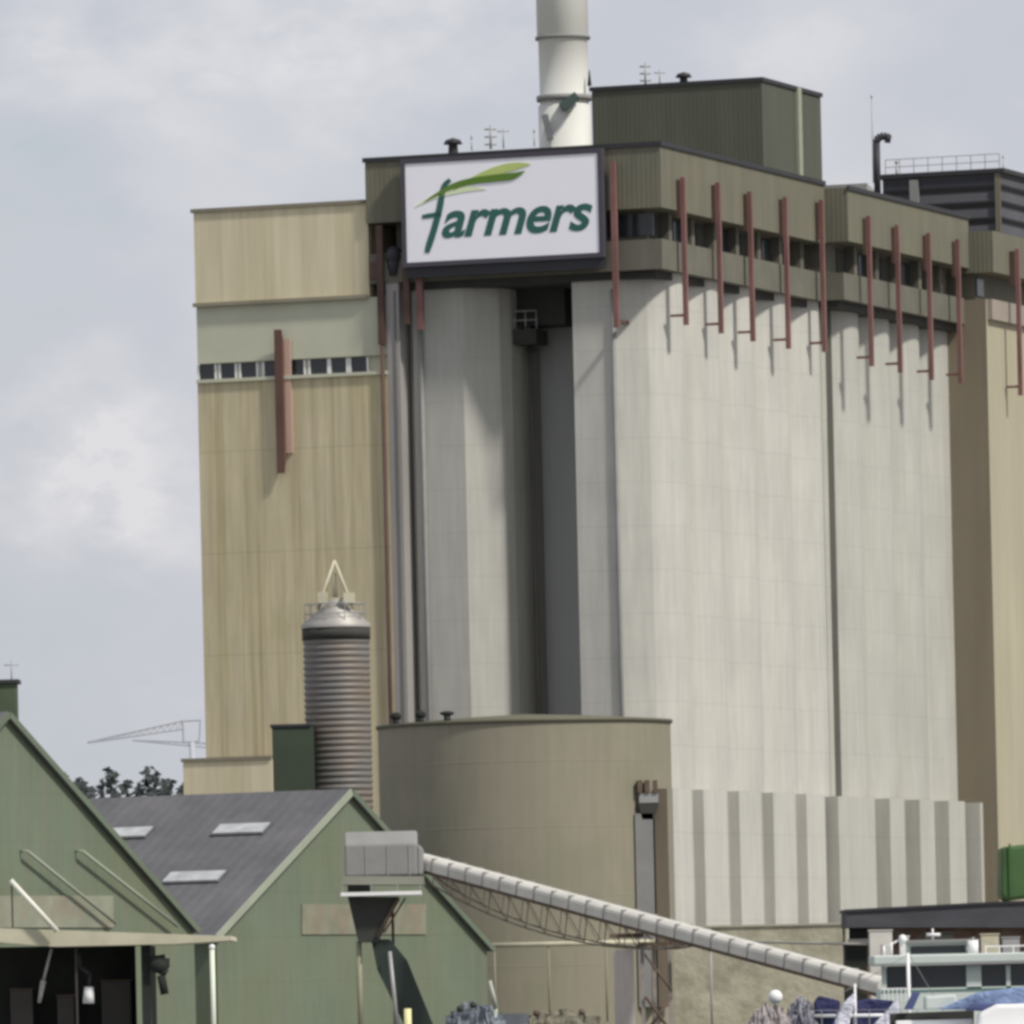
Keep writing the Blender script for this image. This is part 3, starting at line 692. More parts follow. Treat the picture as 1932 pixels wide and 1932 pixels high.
# dust collector at the right flank
dd = 494.3
dc = thing('dust_collector', 'grey steel column with dark funnel head standing against the right flank of the tank', 'elevator', at(1225, 1900, dd))
X = lambda x, y, d=dd: at(x, y, d)
def vb(m, x0, x1, yt, yb, d, dep):
    """upright box from pixel rows/columns at depth d"""
    p = at(x0, yb, d); q = at(x1, yb, d); t = at(x0, yt, d)
    return m.box((p.x, d, p.z), (q.x - p.x, 0, 0), (0, dep, 0), (0, 0, t.z - p.z))
m = MB(); vb(m, 1206, 1240, 1535, 1900, dd, 1.0); m.build('column', M_grey, dc)
m = MB(); a_, b_, c_, e_ = X(1203, 1516), X(1244, 1516), X(1234, 1546), X(1212, 1546); m.prism([a_, b_, c_, e_], (0, 1.05, 0)); m.build('funnel', M_dark, dc)
m = MB(); vb(m, 1206, 1242, 1497, 1515, dd, 1.0); m.build('hopper_box', M_steel, dc)
m = MB()
for x in (1203, 1217, 1232): vb(m, x, x + 9, 1472, 1496, dd - .1, .9)
m.build('head', M_rust, dc)
m = MB(); vb(m, 1243, 1268, 1488, 1900, dd + .8, 1.2); m.build('leg_casing', mat('casing_brown', (.155, .13, .095), .8, .15, (.5, .5, .1)), dc)
m = MB(); vb(m, 1168, 1204, 1655, 1900, dd + 1.0, .6); m.build('side_panel', mat('pale_panel', (.40, .39, .33), .8, .1), dc)

# ================================================================ GREEN SHEDS
RB = Vector((-.866, .5, 0)); GD = Vector((.5, .866, 0)); GN = Vector((.866, -.5, 0))
# shed B
AB = at(655, 1497, 470.0)
def onS(P, px, py): return hit(px, py, P, GD)
def V0(p, z): return Vector((p.x, p.y, z))
shB = thing('gabled_shed', 'green gabled warehouse with dark roof and white skylights, behind the grey hopper', 'warehouse', V0(AB, QZ))
El = onS(AB, 408, 1762); Er = onS(AB, 918, 1792)
El.z = Er.z = (El.z + Er.z) / 2 
Er = onS(AB, 918, 1790); El = onS(AB, 408, 1764)
Lr = 42
m = MB(); m.prism([V0(El, QZ), El, AB, Er, V0(Er, QZ)], RB * Lr); m.build('wall', M_green, shB)
m = MB()
o_ = GN * .25
n_l = (El - AB).cross(RB).normalized(); n_l = n_l if n_l.z > 0 else -n_l
n_r = (Er - AB).cross(RB).normalized(); n_r = n_r if n_r.z > 0 else -n_r
Elx = AB + (El - AB) * 1.03; Erx = AB + (Er - AB) * 1.02
m.prism([Elx + o_ + n_l * .02, AB + o_ + n_l * .02, AB + o_ + n_l * .02 + UP * .22, Elx + o_ + n_l * .22], RB * (Lr + .4))
m.prism([AB + o_ + n_r * .02, Erx + o_ + n_r * .02, Erx + o_ + n_r * .22, AB + o_ + UP * .22 + n_r * .02], RB * (Lr + .4))
rf = m.build('roof', M_roof, shB)
m = MB()
m.box(AB + o_ + GN * .01 - n_l * .12, Elx - AB, GN * .08, n_l * .38); m.build('verge_board', M_verge, rf)
m = MB(); m.box(AB + o_ + GN * .01 - n_r * .06, Erx - AB, GN * .08, n_r * .3); m.build('verge_board', mat('verge_green', (.13, .16, .115), .8, .1), rf)
# skylights on the visible slope
def onRoof(px, py):
    r_ = ray(px, py); n_ = n_l; return CAM + r_ * ((AB + n_ * .24 - CAM).dot(n_) / r_.dot(n_))
for q in (((187, 1567), (278, 1561), (262, 1580), (205, 1584)), ((405, 1566), (516, 1553), (500, 1568), (402, 1575)), ((316, 1651), (432, 1643), (410, 1662), (310, 1668))):
    c_ = [onRoof(*t) for t in q]; cen = sum(c_, Vector()) / 4
    sl_ = (El - AB).normalized(); hw = max(abs((t - cen).dot(RB)) for t in c_); hs = max(abs((t - cen).dot(sl_)) for t in c_)
    hw *= .9; hs *= .8
    m = MB(); m.box(cen - RB * hw - sl_ * hs, RB * 2 * hw, sl_ * 2 * hs, n_l * .12); sk_ = m.build('skylight', M_skyl, rf)
    m = MB(); m.box(cen - RB * (hw + .12) - sl_ * (hs + .12), RB * 2 * (hw + .12), sl_ * 2 * (hs + .12), n_l * .07); m.build('frame', M_roof, sk_)
# faded panel on the gable
def gpanel(P, x0, x1, yt, yb, th_, mt, name, par_):
    a_, b_, c_, e_ = onS(P, x0, yt), onS(P, x1, yt), onS(P, x1, yb), onS(P, x0, yb)
    m = MB(); m.prism([t + GN * .01 for t in (a_, b_, c_, e_)], GN * th_); return m.build(name, mt, par_)
gpanel(AB, 568, 802, 1706, 1763, .06, mat('faded_board', (.20, .205, .15), .8, .2, (.7, .7, .7), blotch=(.25, .18, .13), bamt=.6, bsc=.8), 'panel', shB)
# shed A
AA = at(8, 1352, 430.0)
shA = thing('gabled_shed', 'larger green gabled warehouse cut by the left edge of the photo, ventilator on its ridge', 'warehouse', V0(AA, QZ))
Er = onS(AA, 366, 1760); half = (V0(Er, 0) - V0(AA, 0)).length; El = AA - GD * half; El.z = Er.z
m = MB(); m.prism([V0(El, QZ), El, AA, Er, V0(Er, QZ)], RB * 40); m.build('wall', M_green, shA)
n_l = (El - AA).cross(RB).normalized(); n_l = n_l if n_l.z > 0 else -n_l
n_r = (Er - AA).cross(RB).normalized(); n_r = n_r if n_r.z > 0 else -n_r
m = MB()
m.prism([El + o_ + n_l * .02, AA + o_ + n_l * .02, AA + o_ + n_l * .02 + UP * .22, El + o_ + n_l * .22], RB * 40.4)
m.prism([AA + o_ + n_r * .02, Er + o_ + n_r * .02, Er + o_ + n_r * .22, AA + o_ + UP * .22 + n_r * .02], RB * 40.4)
rf = m.build('roof', M_roof, shA)
m = MB()
for P_, n_ in ((El, n_l), (Er, n_r)): m.box(AA + o_ + GN * .01 - n_ * .06, P_ - AA, GN * .08, n_ * .3)
m.build('verge_board', mat('verge_green', (.13, .17, .12), .8, .1), rf)
m = MB(); c_ = AA + RB * 3 
a_ = at(33, 1400, 431.5); m.box((a_.x - 2.2, 431.0, AA.z - 2.5), (2.2, 0, 0), (0, 2, 0), (0, 0, at(20, 1290, 431).z - AA.z + 2.5)); vn = m.build('ventilator', mat('vent_green', (.075, .10, .06), .8, .15), rf)
m = MB(); m.box((a_.x - 2.35, 430.85, at(20, 1289, 431).z), (2.5, 0, 0), (0, 2.3, 0), (0, 0, .18)); m.build('cap', M_trim, vn)
mast(22, 1289, 1245, at(22, 1289, 432), Vector((1, 0, 0)), .035, 'thin aerial on the ridge ventilator at the left edge', arms=1)
gpanel(AA, -40, 212, 1690, 1750, .06, mat('long_board', (.25, .265, .20), .8, .15, (.6, .6, .6), blotch=(.24, .17, .14), bamt=.5, bsc=.9), 'panel', shA)
# thin sloping pipes on the gable
for q0_, q1_ in (((38, 1606), (205, 1742)), ((142, 1606), (322, 1748))):
    m = MB(); a_ = onS(AA, *q0_) + GN * .4; b_ = onS(AA, *q1_) + GN * .4; m.tube(a_, b_, .085, n=8); m.tube(a_, a_ - GN * .4, .06, n=6); m.build('sloping_pipe', M_verge, shA)

# ================================================================ FAR TREES AND CRANE
M_leaf = mat('conifer_needles', (.085, .10, .10), .9, .35, (1.2, 1.2, 1.2)); M_bark = mat('bark', (.06, .05, .045), .9, .2)
def conifer(px, yt, d, sp, label):
    p = at(px, yt, d); H = p.z - QZ; base = Vector((p.x, d, QZ)); rng = random.Random(int(px * 13 + yt))
    root = thing('conifer_tree', label, 'tree', base, 'far conifers behind the warehouse roof')
    m = MB(); m.tube(base, base + UP * (H * .97), .28, .04, n=7)
    for k in range(26):
        z = H * (.35 + .6 * k / 26); an_ = rng.random() * 6.28; r_ = sp * (1 - z / H) * 1.9 + .2
        m.tube(base + UP * z, base + UP * (z - .15 * r_) + Vector((math.cos(an_), math.sin(an_), 0)) * r_, .06, .02, n=4)
    m.build('trunk', M_bark, root)
    m = MB(); asym = rng.uniform(-.5, .5)
    nb = 46
    for k in range(nb):                                   # boughs: each a drooping fan of needle clumps
        t = (k + rng.random()) / nb; z = H * (1 - t * .62); rr = (sp * 1.25 * t ** .85 + .15) * rng.uniform(.45, 1.25); an_ = rng.random() * 6.28
        rr *= 1 + asym * math.cos(an_); d_ = Vector((math.cos(an_), math.sin(an_), 0))
        for q in range(16):
            f_ = rng.random() ** .6; c_ = base + UP * (z + rng.uniform(-.25, .25) - rr * f_ * .28 + rr * .22 * f_ * f_) + d_ * rr * f_ + Vector((rng.uniform(-.3, .3), rng.uniform(-.3, .3), 0)) * f_
            s_ = rng.uniform(.10, .22); v = Vector((rng.uniform(-.4, .4), rng.uniform(-.4, .4), rng.uniform(.5, 1))).normalized(); u_ = (d_ + Vector((rng.uniform(-.6, .6), rng.uniform(-.6, .6), rng.uniform(-.5, .2)))).normalized()
            m.poly([c_ + u_ * s_ * 1.9, c_ + v * s_ * .8, c_ - u_ * s_ * 1.2, c_ - v * s_ * .8])
    m.build('crown', M_leaf, root)
TR = [(96, 1448, 3.0, 'leftmost of the far conifers, its top just clearing the big green gable'), (120, 1462, 3.0, 'ragged conifer, second from the left in the far row'),
      (148, 1468, 3.2, 'broad dark conifer in the far row, third from the left'), (176, 1484, 3.2, 'low rounded conifer at the dip, fourth from the left in the far row'),
      (208, 1448, 2.3, 'slender pointed conifer near the middle of the far row'), (238, 1474, 3.0, 'low leaning conifer just right of the slender pointed one'),
      (278, 1448, 1.9, 'tall dark spire conifer making the left half of the dark pair'), (293, 1456, 2.6, 'dense conifer making the right half of the dark pair'),
      (160, 1480, 2.8, 'leaning conifer filling the gap right of the broad dark one'), (262, 1480, 2.6, 'low conifer crowding the left side of the dark pair'), (192, 1474, 2.2, 'thin conifer touching the left side of the slender pointed one'), (308, 1476, 2.4, 'rounded low conifer against the right side of the dark pair'),
      (322, 1478, 2.4, 'small conifer second from the right in the far row'), (344, 1480, 2.2, 'smallest conifer beside the beige annex')]
for x, y, s_, lb in TR: conifer(x, y, 640 + (x * 7) % 40, s_, lb)
dcr = 1100
cr_ = thing('far_crane', 'pale lattice harbour crane far away left of the beige building', 'crane', V0(at(385, 1500, dcr), QZ))
M_far = mat('far_hazed_steel', (.42, .44, .48), .8, .05)  # distance haze is painted into this pale tone
def lat(p, q, r_, n_, h):
    m = MB(); pts0 = [p.lerp(q, i / n_) for i in range(n_ + 1)]; m.tube(p, q, r_, n=5)
    p2, q2 = p - UP * h, q - UP * h * .1; m.tube(p2, q2, r_, n=5)
    pts1 = [p2.lerp(q2, i / n_) for i in range(n_ + 1)]
    for i in range(n_): m.tube(pts0[i], pts1[i + 1], r_ * .6, n=4); m.tube(pts1[i], pts0[i], r_ * .6, n=4)
    return m
lat(at(345, 1360, dcr), at(165, 1400, dcr), .13, 14, 1.0).build('jib', M_far, cr_)
lat(at(400, 1402, dcr), at(250, 1396, dcr), .11, 12, .6).build('boom', M_far, cr_)
m = MB(); pts = [at(x, y, dcr) for x, y in ((345, 1360), (378, 1358), (376, 1398), (347, 1400), (345, 1360))]; m.path(pts, .14, 5)
m.tube(at(362, 1400, dcr), V0(at(362, 1400, dcr), QZ), .35, n=6); m.build('tower_head', M_far, cr_)

# ================================================================ GREY HOPPER AND CONVEYOR
dh = 425.0
hp = thing('loading_hopper', 'grey hooded loading hopper on legs at the upper end of the conveyor', 'hopper', V0(at(720, 1800, dh), QZ))
m = MB()
xa, xb = at(650, 1620, dh).x, at(799, 1620, dh).x; zb_, zm_, zt_ = at(720, 1653, dh).z, at(720, 1593, dh).z, at(720, 1568, dh).z
m.prism([(xa, dh, zb_), (xa, dh, zm_), (xa, dh + .75, zt_), (xa, dh + 2.3, zt_), (xa, dh + 3, zm_), (xa, dh + 3, zb_)], (xb - xa - .28, 0, 0))
m.prism([(xb - .28, dh + .02, zb_), (xb, dh + .12, zb_), (xb, dh + .12, zm_ - .25), (xb - .28, dh + .02, zm_)], (0, 2.8, 0))
m.build('hood', M_grey, hp, bevel=.1)
m = MB(); m.prism([at(x, y, dh - .25) for x, y in ((644, 1669), (648, 1653), (800, 1653), (800, 1669))], (0, 3.5, 0)); m.build('skirt', mat('hopper_skirt', (.24, .24, .20), .8, .15), hp)
for x in (731, 772, 690):
    m = MB(); vb(m, x, x + 2, 1595, 1652, dh - .04, .038); m.build('rib', M_steel, hp)
m = MB(); vb(m, 643, 795, 1684, 1691, dh - .9, 4.2); m.build('walkway', M_white, hp)
m = MB()
for x in (646, 700, 750, 793): p = at(x, 1686, dh - .85); m.tube(p, p + UP * .42, .03, n=5)
m.build('railing', M_steel, hp)
m = MB(); vb(m, 656, 700, 1669, 1684, dh + .1, 2.6); m.build('outlet_box', M_black, hp)
m = MB(); a4 = [at(x, 1692, dh) for x in (656, 752)]; b4 = [at(x, 1778, dh) for x in (676, 712)]
m.prism([a4[0], a4[1], b4[1], b4[0]], (0, 2.4, 0)); m.build('cone', mat('hopper_dark', (.04, .043, .038), .7, .25), hp)
m = MB(); p = at(677, 1776, dh + .5); m.tube(p, V0(p, QZ), .13, n=10); m.build('leg', mat('leg_olive', (.27, .27, .19), .7, .1), hp)
m = MB(); p = at(740, 1692, dh + 2.2); m.tube(p, V0(p, QZ), .07, n=8)
m.build('leg', M_rust, hp)
m = MB(); m.tube(at(752, 1694, dh - .2), at(712, 1768, dh - .2), .10, n=6); m.tube(at(765, 1694, dh - .2), at(724, 1760, dh - .2), .05, n=6); m.build('brace', M_rust, hp)
m = MB(); m.prism([at(x, y, dh + .4) for x, y in ((700, 1772), (735, 1772), (768, 1812), (828, 1960), (775, 1960), (712, 1830))], (0, 1.3, 0)); m.build('chute', mat('chute_dark', (.03, .042, .036), .6, .25), hp)
m = MB(); m.tube(at(735, 1795, dh - .1), at(752, 1960, dh - .1), .1, n=8); m.build('feed_pipe', M_steel, hp)
# conveyor
cv = thing('conveyor', 'long pale covered conveyor sloping down to the right with lattice truss underneath', 'conveyor', V0(at(1235, 1800, 420), QZ))
d0c, d1c = 425.0, 400.0
c0 = at(798, 1625, d0c + 1.2); c1 = at(1672, 1861, d1c)
dirc = (c1 - c0).normalized(); sd = Vector((-dirc.y, dirc.x, 0)).normalized(); upc = dirc.cross(sd); upc = upc if upc.z > 0 else -upc
m = MB(); pr2 = []
for i in range(9):
    t = PI * i / 8; pr2.append(c0 + sd * .5 * math.cos(t) + upc * (.08 + .30 * math.sin(t)))
pr2 += [c0 - sd * .5 - upc * .30, c0 + sd * .5 - upc * .30]
m.prism(pr2, c1 - c0); m.build('cover', M_pale, cv)
m = MB(); m.box(c0 - sd * .45 - upc * .47, c1 - c0, sd * .9, upc * .165); m.build('belt_frame', M_rust, cv)
m = MB(); nseg = 26
for i in range(1, nseg):
    p = c0.lerp(c1, i / nseg); m.box(p - sd * .53 - upc * .3, dirc * .06, sd * 1.06, upc * .66)
m.build('cover_joint', M_grey, cv)
m = MB(); tE = .60; Lc = (c1 - c0).length
def low(t): return c0.lerp(c1, t) - upc * (.47 + 1.25 * math.sin(PI * min(1, t / tE)) ** .7)
n_ = 14
for s_ in (-.42, .42):
    pts = [low(tE * i / n_) + sd * s_ for i in range(n_ + 1)]; m.path(pts, .045, 6)
    for i in range(n_ + 1):
        u = c0.lerp(c1, tE * i / n_) - upc * .47 + sd * s_; m.tube(u, pts[i], .028, n=5)
        if i < n_: m.tube(u, pts[i + 1], .024, n=5)
m.build('truss', mat('truss_paint', (.19, .165, .13), .8, .3, (2, 2, 2)), cv)
# trestle
tr = thing('conveyor_trestle', 'pale steel trestle tower with cross bracing carrying the conveyor', 'trestle', V0(at(1230, 1800, 414), QZ))
dm = 414.0
for x in (1216, 1238, 1268):
    m = MB(); vb(m, x - 3.5, x + 3.5, 1782, 1990, dm + (x - 1216) * .02, .25); m.build('leg', mat('trestle_paint', (.27, .24, .22), .8, .25, (1, 1, 1)), tr)
m = MB(); m.tube(at(1218, 1880, dm - .1), at(1268, 1950, dm - .1), .08, n=6); m.tube(at(1268, 1880, dm - .1), at(1218, 1950, dm - .1), .08, n=6)
m.tube(at(1216, 1800, dm - .1), at(1268, 1870, dm - .1), .06, n=6); m.build('cross_brace', M_rust, tr)
m = MB(); vb(m, 1205, 1340, 1778, 1786, dm - .2, .7); vb(m, 1150, 1215, 1762, 1770, dm - .2, .7); m.build('head_beam', M_rust, tr)
m = MB(); vb(m, 1162, 1200, 1792, 1990, dm - .2, 1.0); m.build('cabinet', mat('cabinet_pale', (.50, .46, .43), .75, .15, (1, 1, .4), streak=(.35, .3, .27), samt=.4), tr)
# low rough wall behind the conveyor
lw = thing('rubble_wall', 'low rough beige wall with stained render below the silo pilasters', 'wall', V0(at(1430, 1800, 478), QZ))
M_rub = mat('rough_render', (.38, .36, .275), .95, .12, (.8, .8, .8), blotch=(.20, .19, .13), bamt=.6, bsc=.75, bump=(.6, .2, (1.2, 1.2, 1.2)))
m = MB(); vb(m, 1276, 1604, 1752, 1990, 478, 1.0); m.build('wall', M_rub, lw)
m = MB(); vb(m, 1272, 1604, 1748, 1751.9, 477.9, 1.2); m.build('coping', mat('coping', (.34, .33, .26), .9, .1), lw)
cable = MB(); a_ = at(1340, 1776, 440); b_ = at(1665, 1782, 430)
cable.tube(a_, b_, .06, n=6); cable.tube(b_, V0(b_, QZ), .06, n=6); cable.tube(a_, V0(a_, QZ), .06, n=6)
tag(cable.build('service_pipe', mat('pipe_grey', (.35, .34, .31), .7, .1)), 'thin grey level pipe in front of the rough wall, right of the trestle', 'pipe')

# ================================================================ QUAY SHELTER (left) AND LAMP THINGS
ds = 300.0
qs = thing('quay_shelter', 'dark open quay shelter with broad cream roof fascia at the bottom left', 'shelter', V0(at(140, 1800, ds + 3), QZ))
m = MB()
m.prism([at(-120, 1749, ds), at(0, 1751, ds), at(435, 1766, ds), at(437, 1774, ds), at(330, 1781, ds), at(100, 1786, ds), at(0, 1778, ds), at(-120, 1776, ds)], (0, 6, 0)); m.build('roof', M_cream, qs)
m = MB(); vb(m, -120, 262, 1790, 2100, ds + 5, .3); m.build('back_wall', M_black, qs)
m = MB(); p = at(283, 1800, ds + .6); m.box((p.x - .3, ds + .5, QZ), (.3, 0, 0), (0, 4.8, 0), (0, 0, at(283, 1781, ds).z - QZ - .05)); m.build('side_wall', M_black, qs)
for x in (148, -60):
    m = MB(); vb(m, x, x + 4, 1787, 2100, ds + .5, .12); m.build('post', mat('post_dim', (.06, .05, .05), .8, .1), qs)
for i, (x0, x1, yt, lb) in enumerate(((20, 62, 1868, 'dim wide box in the dark shelter, left of the hanging rope'), (108, 140, 1880, 'dim narrow box in the dark shelter between rope and lamp'), (192, 246, 1852, 'dim tall box in the dark shelter, right of the lamp'))):
    p_ = at(x0, 1900, ds + 4); q_ = at(x1, 1900, ds + 4); t_ = at(x0, yt, ds + 4)
    root = thing('storage_box', lb, 'box', ((p_.x + q_.x) / 2, ds + 4.4, QZ), 'boxes inside the shelter')
    m = MB(); m.box((p_.x, ds + 4, QZ), (q_.x - p_.x, 0, 0), (0, .8, 0), (0, 0, t_.z - QZ)); m.build('body', mat('box_dim', (.085, .08, .075), .8, .2), root, bevel=.03)
    m = MB(); m.box((p_.x - .03, ds + 3.97, t_.z + .002), (q_.x - p_.x + .06, 0, 0), (0, .86, 0), (0, 0, .05)); m.build('lid', M_rust, root)
m = MB(); m.tube(at(97, 1790, ds + 1), at(82, 1850, ds + 1), .05, n=6); m.tube(at(82, 1850, ds + 1), at(74, 1892, ds + 1), .10, .06, n=8)
tag(m.build('mooring_rope', mat('rope', (.40, .41, .38), .8, .2)), 'pale rope hanging under the cream shelter roof', 'rope')
lm = thing('hanging_lamp', 'small white tube lamp hanging on a bent arm in the dark shelter', 'lamp', at(167, 1892, ds + 1))
m = MB(); m.tube(at(168, 1862, ds + 1), at(167, 1893, ds + 1), .16, .2, n=12); m.build('lamp_shade', mat('lamp_white', (.85, .85, .86), .5, .03), lm)
m = MB(); m.path([at(148, 1800, ds + 1), at(152, 1825, ds + 1), at(170, 1838, ds + 1), at(168, 1862, ds + 1)], .07, 6); m.build('arm', M_trim, lm)
m = MB(); m.path([at(284, 1812, ds + .4), at(312, 1808, ds + .4), at(312, 1826, ds + .4), at(304, 1840, ds + .4), at(311, 1876, ds + .4)], .14, 8)
m.sphere(at(300, 1822, ds + .4), .34, .25, .26); tag(m.build('hose_coil', M_black), 'black coiled hose hooked on the right corner of the dark shelter', 'hose')
fl = thing('flagpole', 'white upright pole standing right of the dark shelter', 'pole', V0(at(400, 1800, ds - 1), QZ))
p = at(400, 1792, ds - 1); m = MB(); m.tube(V0(p, QZ), p, .085, n=10); m.build('shaft', mat('pole_white', (.68, .72, .60), .6, .05), fl); m = MB(); m.sphere(p + UP * .08, .11); m.build('finial', M_white, fl)
bp_ = thing('boom_pole', 'short bright white pole leaning down to the right over the cream shelter roof', 'pole', at(108, 1757, ds - .3))
m = MB(); m.tube(at(20, 1661, ds - .3), at(108, 1757, ds - .3), .085, n=10); m.build('spar', mat('spar_white', (.74, .73, .62), .6, .05), bp_)
m = MB(); m.tube(at(22, 1663, ds - .3), at(24, 1752, ds + .1), .03, n=5); m.build('stay', M_rust, bp_)

# ================================================================ DARK QUAY SHED, GREEN BIN (right)
dq = 432.0
qd = thing('quay_shed', 'low flat roofed dark quay shed under the second silo block', 'shed', V0(at(1760, 1800, dq + 4), QZ))
m = MB(); m.prism([at(1597, 1750, dq), at(1597, 1722, dq), at(1880, 1704, dq), at(1990, 1702, dq), at(1990, 1750, dq)], (0, 7, 0))
m.build('fascia', mat('dark_fascia', (.065, .065, .075), .7, .2, (.6, .6, 1.5)), qd)
m = MB(); m.prism([at(1594, 1721.5, dq - .1), at(1594, 1716, dq - .1), at(1880, 1701, dq - .1), at(1990, 1698, dq - .1), at(1990, 1702, dq - .1), at(1880, 1705.5, dq - .1)], (0, 7.2, 0)); m.build('roof', M_trim, qd)
M_brick = mat('brick_stain', (.19, .12, .09), .9, .35, (1.5, 1.5, 1.5), blotch=(.26, .23, .18), bamt=.7, bsc=1.1)
m = MB(); vb(m, 1640, 1990, 1750.2, 2100, dq + 1.0, .3); m.build('wall', M_brick, qd)
m = MB(); vb(m, 1602, 1636, 1751, 1772, dq + .9, .3); vb(m, 1602, 1642, 1782, 2100, dq + .9, .3); m.build('doorway', M_black, qd)
m = MB(); vb(m, 1600, 1640, 1772, 1781, dq + .8, .3); m.build('lintel', M_pale, qd)
m = MB(); vb(m, 1598, 1602, 1751, 2100, dq + .2, .2); m.build('post', M_trim, qd)
dq2 = dq - 2
for i, (x0, x1, yt, yb, mt_, lb) in enumerate(((1641, 1684, 1757, 1800, M_pale, 'pale grey crate under the left end of the dark quay shed roof'), (1702, 1716, 1768, 1830, M_white, 'narrow white cabinet standing before the brick wall of the quay shed'),
        (1745, 1800, 1762, 1830, M_dark, 'dark crate behind the wheelhouse roof, in front of the brick wall'), (1852, 1886, 1764, 1830, M_cream, 'cream crate behind the boat railing at the right'), (1892, 1925, 1770, 1830, M_steel, 'grey crate at the right edge behind the boat railing'))):
    p_, q_, t_ = at(x0, yb, dq2), at(x1, yb, dq2), at(x0, yt, dq2)
    root = thing('crate', lb, 'crate', ((p_.x + q_.x) / 2, dq2 + .5, QZ), 'crates in front of the dark quay shed')
    m = MB(); m.box((p_.x, dq2, QZ), (q_.x - p_.x, 0, 0), (0, .9, 0), (0, 0, t_.z - QZ)); m.build('body', mt_, root, bevel=.03)
    m = MB(); m.box((p_.x - .04, dq2 - .04, t_.z + .002), (q_.x - p_.x + .08, 0, 0), (0, .98, 0), (0, 0, .06)); m.build('lid', mt_, root)
dg = 500.0
gb = thing('green_bin', 'bright green steel bin at the right edge below the beige block', 'bin', V0(at(1925, 1800, dg), QZ))
M_gbin = mat('bright_green', (.062, .125, .045), .6, .2, (.4, .4, .4))
m = MB(); m.prism([at(x, y, dg) for x, y in ((1890, 1598), (2010, 1584), (2010, 1686), (1897, 1700), (1888, 1690))], (0, 4, 0)); m.build('body', M_gbin, gb, bevel=.25)
m = MB(); vb(m, 1900, 2008, 1700, 2100, dg + .6, 3); m.build('base', M_black, gb)
for x in (1905, 1945): 
    m = MB(); vb(m, x, x + 4, 1592, 1692, dg - .12, .1); m.build('rib', mat('bin_rib', (.05, .12, .035), .6, .1), gb)

# ================================================================ BOATS
M_boatw = mat('boat_pale', (.55, .60, .57), .5, .08); M_navy = mat('navy_canvas', (.035, .04, .11), .8, .25, (2, 2, 2), bump=(1, .25, (2.2, 2.2, 3.5))); M_lil = mat('white_canvas', (.70, .70, .80), .8, .06, (2, 2, 2), bump=(1, .25, (2.2, 2.2, 3.5)))
M_hull = mat('hull_white', (.80, .80, .80), .35, .04); M_blue = mat('blue_tarpaulin', (.20, .27, .45), .7, .15, (1.5, 1.5, 1.5), bump=(1, .25, (2.2, 2.2, 3.5))); M_dblue = mat('dark_blue_tarpaulin', (.07, .09, .20), .7, .2, (2, 2, 2))
def hull(m, x0, x1, y, beam, zd, zb=-.3):
    """a simple lofted hull between x0 (stern) and x1 (bow)"""
    rings = []
    for i in range(13):
        t = i / 12; x = x0 + (x1 - x0) * t; hb = beam / 2 * (math.sin(PI * min(1, .18 + t * .84)) ** .55 if t < 1 else .03) ; sh = zd + .35 * t * t
        hb = max(hb, .03)
        rings.append([m.b.verts.new(Vector((x, y + s_ * hb * k2, z))) for s_, k2, z in ((-1, 1, sh), (-1, .92, (sh + zb) * .45), (-1, .35, zb), (1, .35, zb), (1, .92, (sh + zb) * .45), (1, 1, sh))])
    for a_, b_ in zip(rings, rings[1:]):
        for j in range(6): f = m.b.faces.new((a_[j], a_[(j + 1) % 6], b_[(j + 1) % 6], b_[j])); f.smooth = j not in (5,)
    m.b.faces.new(rings[0]); m.b.faces.new(rings[-1][::-1])
    return m
# fishing boat with wheelhouse
dw = 262.0
fb = thing('fishing_boat', 'pale green white fishing boat with long row of dark wheelhouse windows', 'boat', (at(1850, 1880, dw).x, dw, 0))
xl = at(1655, 1850, dw).x; xr = xl + 8.5
hull(MB(), xl - 4, xr + 5, dw + 1.6, 4.2, 2.0).build('hull', M_boatw, fb)
m = MB(); vb(m, 1664, 2150, 1866, 1990, dw, 3.0); m.build('cabin_wall', M_boatw, fb)
m = MB(); vb(m, 1648, 2160, 1803, 1821, dw - .25, 3.6); m.build('cabin_roof', M_boatw, fb, bevel=.05)
m = MB(); vb(m, 1672, 2140, 1821.2, 1865.8, dw + .14, 2.6); m.build('window', M_glass, fb)
for x0, x1 in ((1664, 1673), (1712, 1719), (1824, 1852), (1899, 1907), (1955, 1962)):
    m = MB(); vb(m, x0, x1, 1821.2, 1865.8, dw, .13); m.build('window_post', M_boatw, fb)
m = MB(); vb(m, 1714, 1826, 1780, 1802.8, dw + .8, 1.5); uh = m.build('upper_bridge', M_boatw, fb)
m = MB(); vb(m, 1718, 1822, 1786, 1800, dw + .76, .035); m.build('window', M_glass, uh)
m = MB(); vb(m, 1708, 1832, 1774, 1779.8, dw + .6, 1.9); m.build('roof', M_grey, uh)
m = MB(); p = at(1836, 1801, dw + .5); m.tube(p, p + UP * .42, .16, n=14); m.build('life_raft', M_hull, fb)
m = MB()
for x in range(1860, 2100, 26): p = at(x, 1803, dw + .2); m.tube(p, p + UP * .30, .02, n=5)
m.tube(at(1858, 1786, dw + .2), V0(at(2100, 1786, dw + .2), at(1858, 1786, dw + .2).z), .02, n=5); m.build('railing', M_hull, fb)
m = MB()
for x, y in ((1700, 1765), (1682, 1778), (1668, 1785)): p = at(x, 1803, dw + .5); m.tube(p, V0(p, at(x, y, dw + .5).z), .04, n=6)
m.tube(at(1664, 1790, dw + .5), at(1704, 1770, dw + .5), .03, n=6); m.build('mast_frame', M_hull, fb)
m = MB(); m.sphere(at(1703, 1772, dw + .45), .12, .12, .14); m.build('searchlight', M_hull, fb)
